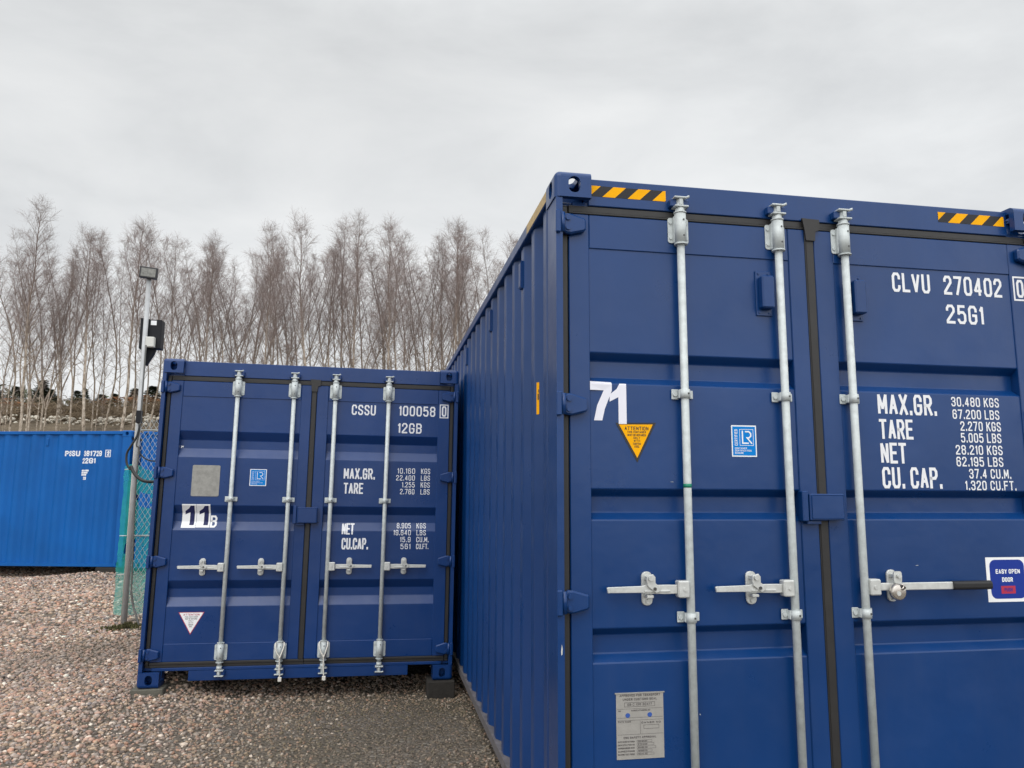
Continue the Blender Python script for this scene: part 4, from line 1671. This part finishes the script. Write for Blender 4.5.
# small black control box at the cable tail
p = at(139.5, 417, 7.24)
bm = bmesh.new()
box(bm, -.03, .030, -.05, .03, -.08, .08, .006)
o = obj('switch_box', bm, M['cabinet'])
o.location = p
tag(o, 'little black switch box low on the lamp post just above the fence', 'switch box')

# mossy weed clump
wc = bmesh.new()
for i in range(420):
    a = rnd.uniform(0, 6.283)
    rr = abs(rnd.gauss(0, .5))
    bx_, by_ = rr * math.cos(a) * .34, rr * math.sin(a) * .16
    h = .02 + .07 * math.exp(-rr * 1.5) * rnd.uniform(.4, 1.2)
    w = rnd.uniform(.006, .016)
    d = Vector((rnd.uniform(-1, 1), rnd.uniform(-1, 1), 0)) * .03
    b0 = Vector((bx_, by_, -.01))
    s_ = Vector((math.cos(a * 3), math.sin(a * 3), 0)) * w
    mid = b0 + d * .5 + Vector((0, 0, h * .7))
    v = [wc.verts.new(b0 - s_), wc.verts.new(b0 + s_), wc.verts.new(mid + s_ * .8), wc.verts.new(b0 + d + Vector((0, 0, h))), wc.verts.new(mid - s_ * .8)]
    wc.faces.new(v)
o = obj('weed_clump', wc, M['moss'])
o.location = (-3.62, 7.08, float(ground_z(-3.62, 7.08)) + .01)
tag(o, 'mossy weed clump at the foot of the lamp post', 'weeds')

# ------------------------------------------------------------------ birches


class TreeMesh:
    def __init__(self):
        self.v, self.f = [], []

    def tube(self, pts, radii, n=3):
        base = len(self.v)
        a = None
        for i, p in enumerate(pts):
            d = pts[min(i + 1, len(pts) - 1)] - pts[max(i - 1, 0)]
            if d.length < 1e-6:
                d = Vector((0, 0, 1))
            d.normalize()
            if a is None:
                a = d.orthogonal()
            a = (a - d * a.dot(d))
            a.normalize()
            b = d.cross(a)
            for k in range(n):
                t = 6.2832 * k / n
                q = p + (a * math.cos(t) + b * math.sin(t)) * radii[i]
                self.v.append((q.x, q.y, q.z))
        for i in range(len(pts) - 1):
            for k in range(n):
                self.f.append((base + i * n + k, base + i * n + (k + 1) % n, base + (i + 1) * n + (k + 1) % n, base + (i + 1) * n + k))

    def mesh(self, name, m):
        me = bpy.data.meshes.new(name)
        me.from_pydata(self.v, [], self.f)
        me.materials.append(m)
        me.update()
        return me


def birch(seed, H=11.0, r0=.11, stems=1, start=.25, spread=1.0, density=1.0, lean=0.0):
    rr = random.Random(seed)
    T, C = TreeMesh(), TreeMesh()

    def wander(p, d, ln, segs, jig, up):
        pts = [p.copy()]
        d = d.normalized()
        for i in range(segs):
            d = (d + Vector((rr.gauss(0, jig), rr.gauss(0, jig), rr.gauss(0, jig * .5) + up))).normalized()
            p = p + d * (ln / segs)
            pts.append(p.copy())
        return pts

    def stem(p, d, ln, rad, t0):
        n = 16
        pts = wander(p, d, ln, n, .045, .03)
        rad_at = lambda t: rad * .56 * (1 - t) ** .85 + .005
        T.tube(pts, [rad_at(i / n) for i in range(n + 1)], 7)
        nb = int(52 * density * (ln / 11) * (1 - t0) / .75)
        az = rr.uniform(0, 6.28)
        for b in range(nb):
            t = t0 + (1 - t0) * ((b + rr.random()) / nb) ** .9
            i = min(int(t * n), n - 1)
            q = pts[i].lerp(pts[i + 1], t * n - i)
            az += 2.4 + rr.uniform(-.5, .5)
            low = t < t0 + .12
            el = R(rr.uniform(38, 70)) if not low else R(rr.uniform(10, 45))
            bl = spread * (0.35 + 2.1 * math.sqrt(max(0, 1 - t)) * min(1, .55 + t)) * rr.uniform(.5, 1.15) * (0.8 if low else 1)
            bd = Vector((math.cos(az) * math.cos(el), math.sin(az) * math.cos(el), math.sin(el)))
            bp = wander(q, bd, bl, 6, .10, .10)
            br = min(rad_at(t) * .45, .017)
            T.tube(bp[:5], [br * (1 - k / 6.5) + .0026 for k in range(5)], 4)
            C.tube(bp[3:], [br * .5 + .002, br * .3 + .002, .003, .0024], 3)
            ns = int((7 if not low else 4) * density)
            for s in range(ns):
                u = .35 + .65 * (s + rr.random()) / ns
                i2 = min(int(u * 6), 5)
                q2 = bp[i2].lerp(bp[i2 + 1], u * 6 - i2)
                sd = (bp[i2 + 1] - bp[i2]).normalized() + Vector((rr.gauss(0, .6), rr.gauss(0, .6), rr.gauss(.1, .4)))
                sl_ = bl * rr.uniform(.22, .5) * (1.15 - u * .5)
                sp_ = wander(q2, sd, sl_, 3, .18, .06)
                C.tube(sp_, [.0036, .0031, .0027, .0022], 3)
                for w in range(5):
                    u3 = rr.uniform(.15, 1)
                    i3 = min(int(u3 * 3), 2)
                    q3 = sp_[i3].lerp(sp_[i3 + 1], u3 * 3 - i3)
                    wd = (sp_[i3 + 1] - sp_[i3]).normalized() + Vector((rr.gauss(0, .65), rr.gauss(0, .65), rr.gauss(.0, .5)))
                    wp = wander(q3, wd, rr.uniform(.22, .52), 2, .2, -.03)
                    C.tube(wp, [.0027, .0024, .0020], 3)
        return pts

    base = stem(Vector((0, 0, -.3)), Vector((lean, 0, 1)), H + .3, r0, start)
    for s in range(stems - 1):
        k = rr.choice((3, 4, 5, 6)) if s else 3
        a = rr.uniform(0, 6.28)
        stem(base[k], Vector((math.cos(a) * .32, math.sin(a) * .2, 1)), (H + .3) * (1 - k / 16) * rr.uniform(.85, .97), r0 * .62, .15)
    return T.mesh('trunk', M['bark']), C.mesh('crown', M['twig'])


VAR = {
    'thick': birch(11, r0=.150, start=.33, spread=1.3, density=1.15),
    'slim': birch(12, r0=.085, start=.30, spread=.95, density=.95),
    'fork': birch(13, r0=.12, stems=2, start=.38, spread=1.0, density=.9),
    'tall': birch(14, r0=.115, start=.28, spread=1.1, density=1.1),
    'multi': birch(15, r0=.10, stems=3, start=.34, spread=.9, density=.8),
    'wispy': birch(16, r0=.07, start=.18, spread=.85, density=.8),
    'leaning': birch(17, r0=.09, start=.3, spread=.85, density=.9, lean=.10),
}
used = {}


def plant_birch(kind, px, top, Y, label, group, py=430):
    p = at(px, py, Y)
    z0 = float(hill_z(p.x, Y)) - .05
    h = at(px, top, Y).z - z0
    # stand it so that the stem crosses the sight line where it is seen
    root = thing('birch_tree', label, 'tree', (p.x, Y, z0), rnd.uniform(-.5, .5) + (math.pi if rnd.random() < .5 and kind != 'leaning' else 0), group)
    s = h / 11.0
    root.scale = (s * rnd.uniform(.92, 1.08), s * rnd.uniform(.92, 1.08), s)
    t, c = VAR[kind]
    link('trunk', t, root)
    link('crown', c, root)
    return root


GB = 'bare birches along the bank'
front = [
    ('slim', 9, 222, 34.5, 'slim bare birch at the far left edge above the long blue container'),
    ('tall', 19, 200, 33, 'tallest bare birch, thick pale trunk rising near the left edge'),
    ('slim', 27, 246, 36, 'slim pale birch just right of the tallest birch at the left'),
    ('wispy', 36, 290, 34, 'short wispy birch between the tallest left birch and the dark forked one'),
    ('fork', 56, 250, 37, 'dark forked birch above the middle of the long blue container'),
    ('leaning', 69, 246, 34, 'leaning thin birch above the white code on the blue container'),
    ('thick', 84, 226, 33.5, 'broad bare birch with the thickest trunk, left of the lamp post'),
    ('wispy', 95, 272, 38, 'wispy thin birch just right of the thickest birch'),
    ('thick', 121, 222, 33.5, 'thick pale birch immediately left of the lamp post'),
    ('slim', 131, 240, 37, 'dark slim birch close behind the lamp post pole'),
    ('slim', 148, 232, 35, 'slender birch right behind the black equipment cabinet'),
    ('tall', 166, 236, 34, 'tall birch above the top left corner of the small navy container'),
    ('slim', 175, 240, 36.5, 'slim birch just right of the small container corner casting'),
    ('wispy', 193, 250, 35, 'wispy dark birch halfway between the small container corner and its first locking bar'),
    ('tall', 202, 234, 34, 'full birch left of the first locking bar of the small container'),
    ('multi', 224, 242, 34.5, 'clump stemmed birch directly above the first locking bar of the small container'),
    ('slim', 233, 246, 37, 'slim upright birch just right of the first locking bar of the small container'),
    ('wispy', 246, 290, 34, 'short thin birch in the gap right of the clump stemmed birch'),
    ('tall', 260, 230, 33.5, 'tall dense birch midway between first and second locking bars of the small container'),
    ('leaning', 271, 244, 36, 'leaning birch with low side limbs left of the second locking bar of the small container'),
    ('slim', 287, 258, 35, 'slim dark birch just left of the second locking bar of the small container'),
    ('wispy', 293, 275, 37, 'wispy low birch straight above the second locking bar of the small container'),
    ('thick', 309, 216, 33.5, 'tall pale double headed birch between the two middle locking bars of the small container'),
    ('fork', 329, 238, 34.5, 'widely forked crooked birch above the third locking bar of the small container'),
    ('tall', 341, 219, 35.5, 'tall fine birch just right of the third locking bar of the small container'),
    ('tall', 350, 215, 34, 'tall birch with a dark witch broom knot, above the letters CSSU'),
    ('wispy', 362, 285, 33.5, 'low thin birch left of the small container number 100058'),
    ('slim', 369, 292, 36, 'low dark slim birch left of the fourth locking bar of the small container'),
    ('tall', 387, 218, 33.5, 'tall bushy birch straight above the fourth locking bar of the small container'),
    ('slim', 391, 232, 36.5, 'slim birch crowded against the tall bushy one at the fourth locking bar'),
    ('fork', 399, 229, 34.5, 'forked birch just right of the fourth locking bar of the small container'),
    ('leaning', 406, 296, 33.5, 'small leaning birch above the number 100058'),
    ('wispy', 420, 268, 35, 'wispy birch above the end of the number 100058'),
    ('slim', 434, 236, 34, 'slim birch over the top right corner of the small container'),
    ('tall', 443, 240, 36, 'birch rising where the two navy container roofs meet'),
    ('tall', 454, 222, 34.5, 'tall birch just right of the small container, behind the big side rail'),
    ('thick', 464, 221, 36, 'highest birch showing above the sloping rail of the big container'),
    ('slim', 477, 246, 35, 'slim birch showing midway along the sloping rail of the big container'),
    ('multi', 492, 250, 37, 'clump stemmed birch low behind the sloping rail of the big container'),
    ('tall', 508, 236, 35, 'last birch crown visible before the big container hides the row'),
]
for (kind, px, top, Y, lab) in front:
    plant_birch(kind, px, top + 9, Y, lab, GB)
# a thinner rear row nothing tells apart
for i in range(54):
    px = -14 + i * 10.2 + rnd.uniform(-5, 5)
    plant_birch(rnd.choice(('wispy', 'slim', 'leaning', 'multi')), px, rnd.uniform(234, 278), rnd.uniform(36.5, 46),
                'thin bare birch half hidden in the rear row of the bank', 'rear row of birches')
# saplings between the stems
for i in range(16):
    px = -4 + i * 33 + rnd.uniform(-10, 10)
    plant_birch('wispy', px, rnd.uniform(330, 365) if px > 140 else rnd.uniform(345, 385), rnd.uniform(34, 40),
                'twiggy birch sapling low among the trunks on the bank', 'birch saplings among the trunks')


# ------------------------------------------------------------------ conifers beyond
def conifer(seed, H=6.0, w=1.5):
    rr = random.Random(seed)
    tb = bmesh.new()
    cyl(tb, (0, 0, -.2), (0, 0, H * .95), .10, .015, n=7)
    cb_ = bmesh.new()
    for i in range(1900):
        t = rr.random() ** .75
        z = H * (.06 + .94 * t)
        rad = w * (1 - t) ** .85 * math.sqrt(rr.uniform(.08, 1)) * (1 + .25 * math.sin(t * 30 + seed)) + .05
        a = rr.uniform(0, 6.283)
        p = Vector((rad * math.cos(a), rad * math.sin(a), z - rad * .18))
        d = Vector((math.cos(a), math.sin(a), rr.uniform(-.5, .2))).normalized() * rr.uniform(.12, .34)
        s_ = Vector((-math.sin(a), math.cos(a), rr.uniform(-.4, .4))).normalized() * rr.uniform(.04, .10)
        v = [cb_.verts.new(p - d * .4), cb_.verts.new(p + s_), cb_.verts.new(p + d), cb_.verts.new(p - s_)]
        cb_.faces.new(v)
    mt, mc = bpy.data.meshes.new('trunk'), bpy.data.meshes.new('crown')
    tb.to_mesh(mt)
    tb.free()
    cb_.to_mesh(mc)
    cb_.free()
    mt.materials.append(M['bark_dark'])
    mc.materials.append(M['conifer'])
    return mt, mc


CV = [conifer(1), conifer(2, w=1.8), conifer(3, w=1.25)]
for i, (px, top, Y, sw, lab) in enumerate((
        (-6, 392, 56, 1.3, 'dark conifer at the left edge of the photo behind the birches'),
        (12, 389, 58, 1.2, 'dark conifer behind the slim birch at the far left'),
        (39, 383, 55, 1.3, 'tallest dark conifer, behind the wispy birch left of the forked one'),
        (48, 392, 58, 1.2, 'dark conifer touching the right of the tallest conifer'),
        (74, 393, 57, 1.1, 'dark conifer right of the leaning thin birch'),
        (82, 391, 56, .9, 'narrow dark conifer hidden behind the thickest birch trunk'),
        (99, 397, 60, 1.4, 'low broad conifer between the two thick pale birches'),
        (112, 396, 57, 1.2, 'dark conifer left of the thick birch beside the lamp post'),
        (133, 391, 56, 1.4, 'dark conifer behind the lamp post pole'),
        (150, 389, 58, 1.4, 'dark conifer between the lamp post and the small navy container'))):
    p = at(px, 430, Y)
    z0 = float(hill_z(p.x, Y)) - .1
    h = at(px, top, Y).z - z0
    r_ = thing('conifer_tree', lab, 'tree', (p.x, Y, z0), rnd.uniform(0, 6), 'dark conifers beyond the birches')
    s = h / 6.0
    r_.scale = (s * sw * 1.5, s * sw * 1.5, s * 1.06)
    t, c = CV[i % 3]
    link('trunk', t, r_)
    link('crown', c, r_)

# bramble undergrowth on the bank and a pale rubble line
ub = TreeMesh()
for i in range(15000):
    x0_ = rnd.uniform(-36, 8)
    y0_ = rnd.uniform(43.2, 54)
    z0_ = float(hill_z(x0_, y0_))
    h = rnd.uniform(.4, 1.9) * (.75 + .35 * math.sin(x0_ * 1.3) * math.sin(x0_ * .37 + 1))
    d = Vector((rnd.gauss(0, .5), rnd.gauss(0, .4), 1))
    q = Vector((x0_, y0_, z0_ - .05))
    pts = [q, q + d * h * .5 + Vector((rnd.gauss(0, .1), 0, 0)), q + d * h * .85 + Vector((rnd.gauss(0, .35), rnd.gauss(0, .2), 0)), q + d * h * .8 + Vector((rnd.gauss(0, .8), rnd.gauss(0, .3), -.15))]
    ub.tube(pts, [.026, .022, .017, .010], 3)
tag(link('undergrowth', ub.mesh('undergrowth', M['scrub'])), 'brown leafless bramble thicket on the bank under the birches', 'undergrowth', kind='stuff')
bb = bmesh.new()
for i in range(900):
    x0_ = rnd.uniform(-26, -6) + rnd.gauss(0, .4)
    y0_ = rnd.uniform(43.4, 46)
    z0_ = float(hill_z(x0_, y0_)) + 1.05 + rnd.gauss(0, .10) + .2 * math.sin(x0_ * .7)
    if math.sin(x0_ * 1.1) + math.sin(x0_ * .43) < -.5:
        continue
    d = Vector((rnd.uniform(-1, 1), rnd.uniform(-1, 1), rnd.uniform(-.3, .3))).normalized() * rnd.uniform(.10, .3)
    s_ = Vector((0, rnd.uniform(-1, 1), rnd.uniform(.3, 1))).normalized() * rnd.uniform(.02, .05)
    p = Vector((x0_, y0_, z0_))
    bb.faces.new([bb.verts.new(p - d), bb.verts.new(p - s_), bb.verts.new(p + d), bb.verts.new(p + s_)])
tag(obj('bracken', bb, M['bracken']), 'rusty dead bracken fronds over the brambles', 'bracken', kind='stuff')
n = 1500
x = rs.uniform(-30, 0, n)
y = 42.2 + rs.normal(0, .4, n)
szs = rs.uniform(.05, .17, n)
rc = np.array([.68, .63, .54])[None] * rs.uniform(.55, 1.25, (n, 1))
keep = (np.sin(x * 2.3) + np.sin(x * 5.1 + 1) + np.sin(x * 11.7)) > -.4
o = stones('rubble', x[keep], y[keep], szs[keep], rc[keep].clip(0, .8), M['stone'], lambda a, b: hill_z(a, b) + rs.uniform(0, .30, len(a)))
tag(o, 'pale stone rubble heaped along the foot of the birches', 'rubble', kind='stuff')

# the far-off wood, one mass behind the bank
fw = bmesh.new()
for i in range(9000):
    x0_ = rnd.uniform(-62, 14)
    y0_ = rnd.uniform(64, 74)
    top_ = 3.0 + 1.0 * math.sin(x0_ * .55) * math.sin(x0_ * .21 + 2) + .8 * abs(math.sin(x0_ * 1.3 + .4))
    t = rnd.random() ** .7
    z0_ = float(hill_z(x0_, y0_)) + top_ * t
    d = Vector((rnd.gauss(0, 1), rnd.gauss(0, .6), rnd.gauss(0, .8))).normalized() * rnd.uniform(.18, .42)
    s_ = Vector((rnd.gauss(0, 1), rnd.gauss(0, .6), rnd.gauss(0, 1))).normalized() * rnd.uniform(.10, .22)
    p = Vector((x0_, y0_, z0_))
    fw.faces.new([fw.verts.new(p - d), fw.verts.new(p + s_), fw.verts.new(p + d), fw.verts.new(p - s_)])
tag(obj('far_wood', fw, M['conifer']), 'dark green wood far off behind the birch bank', 'wood', kind='stuff')
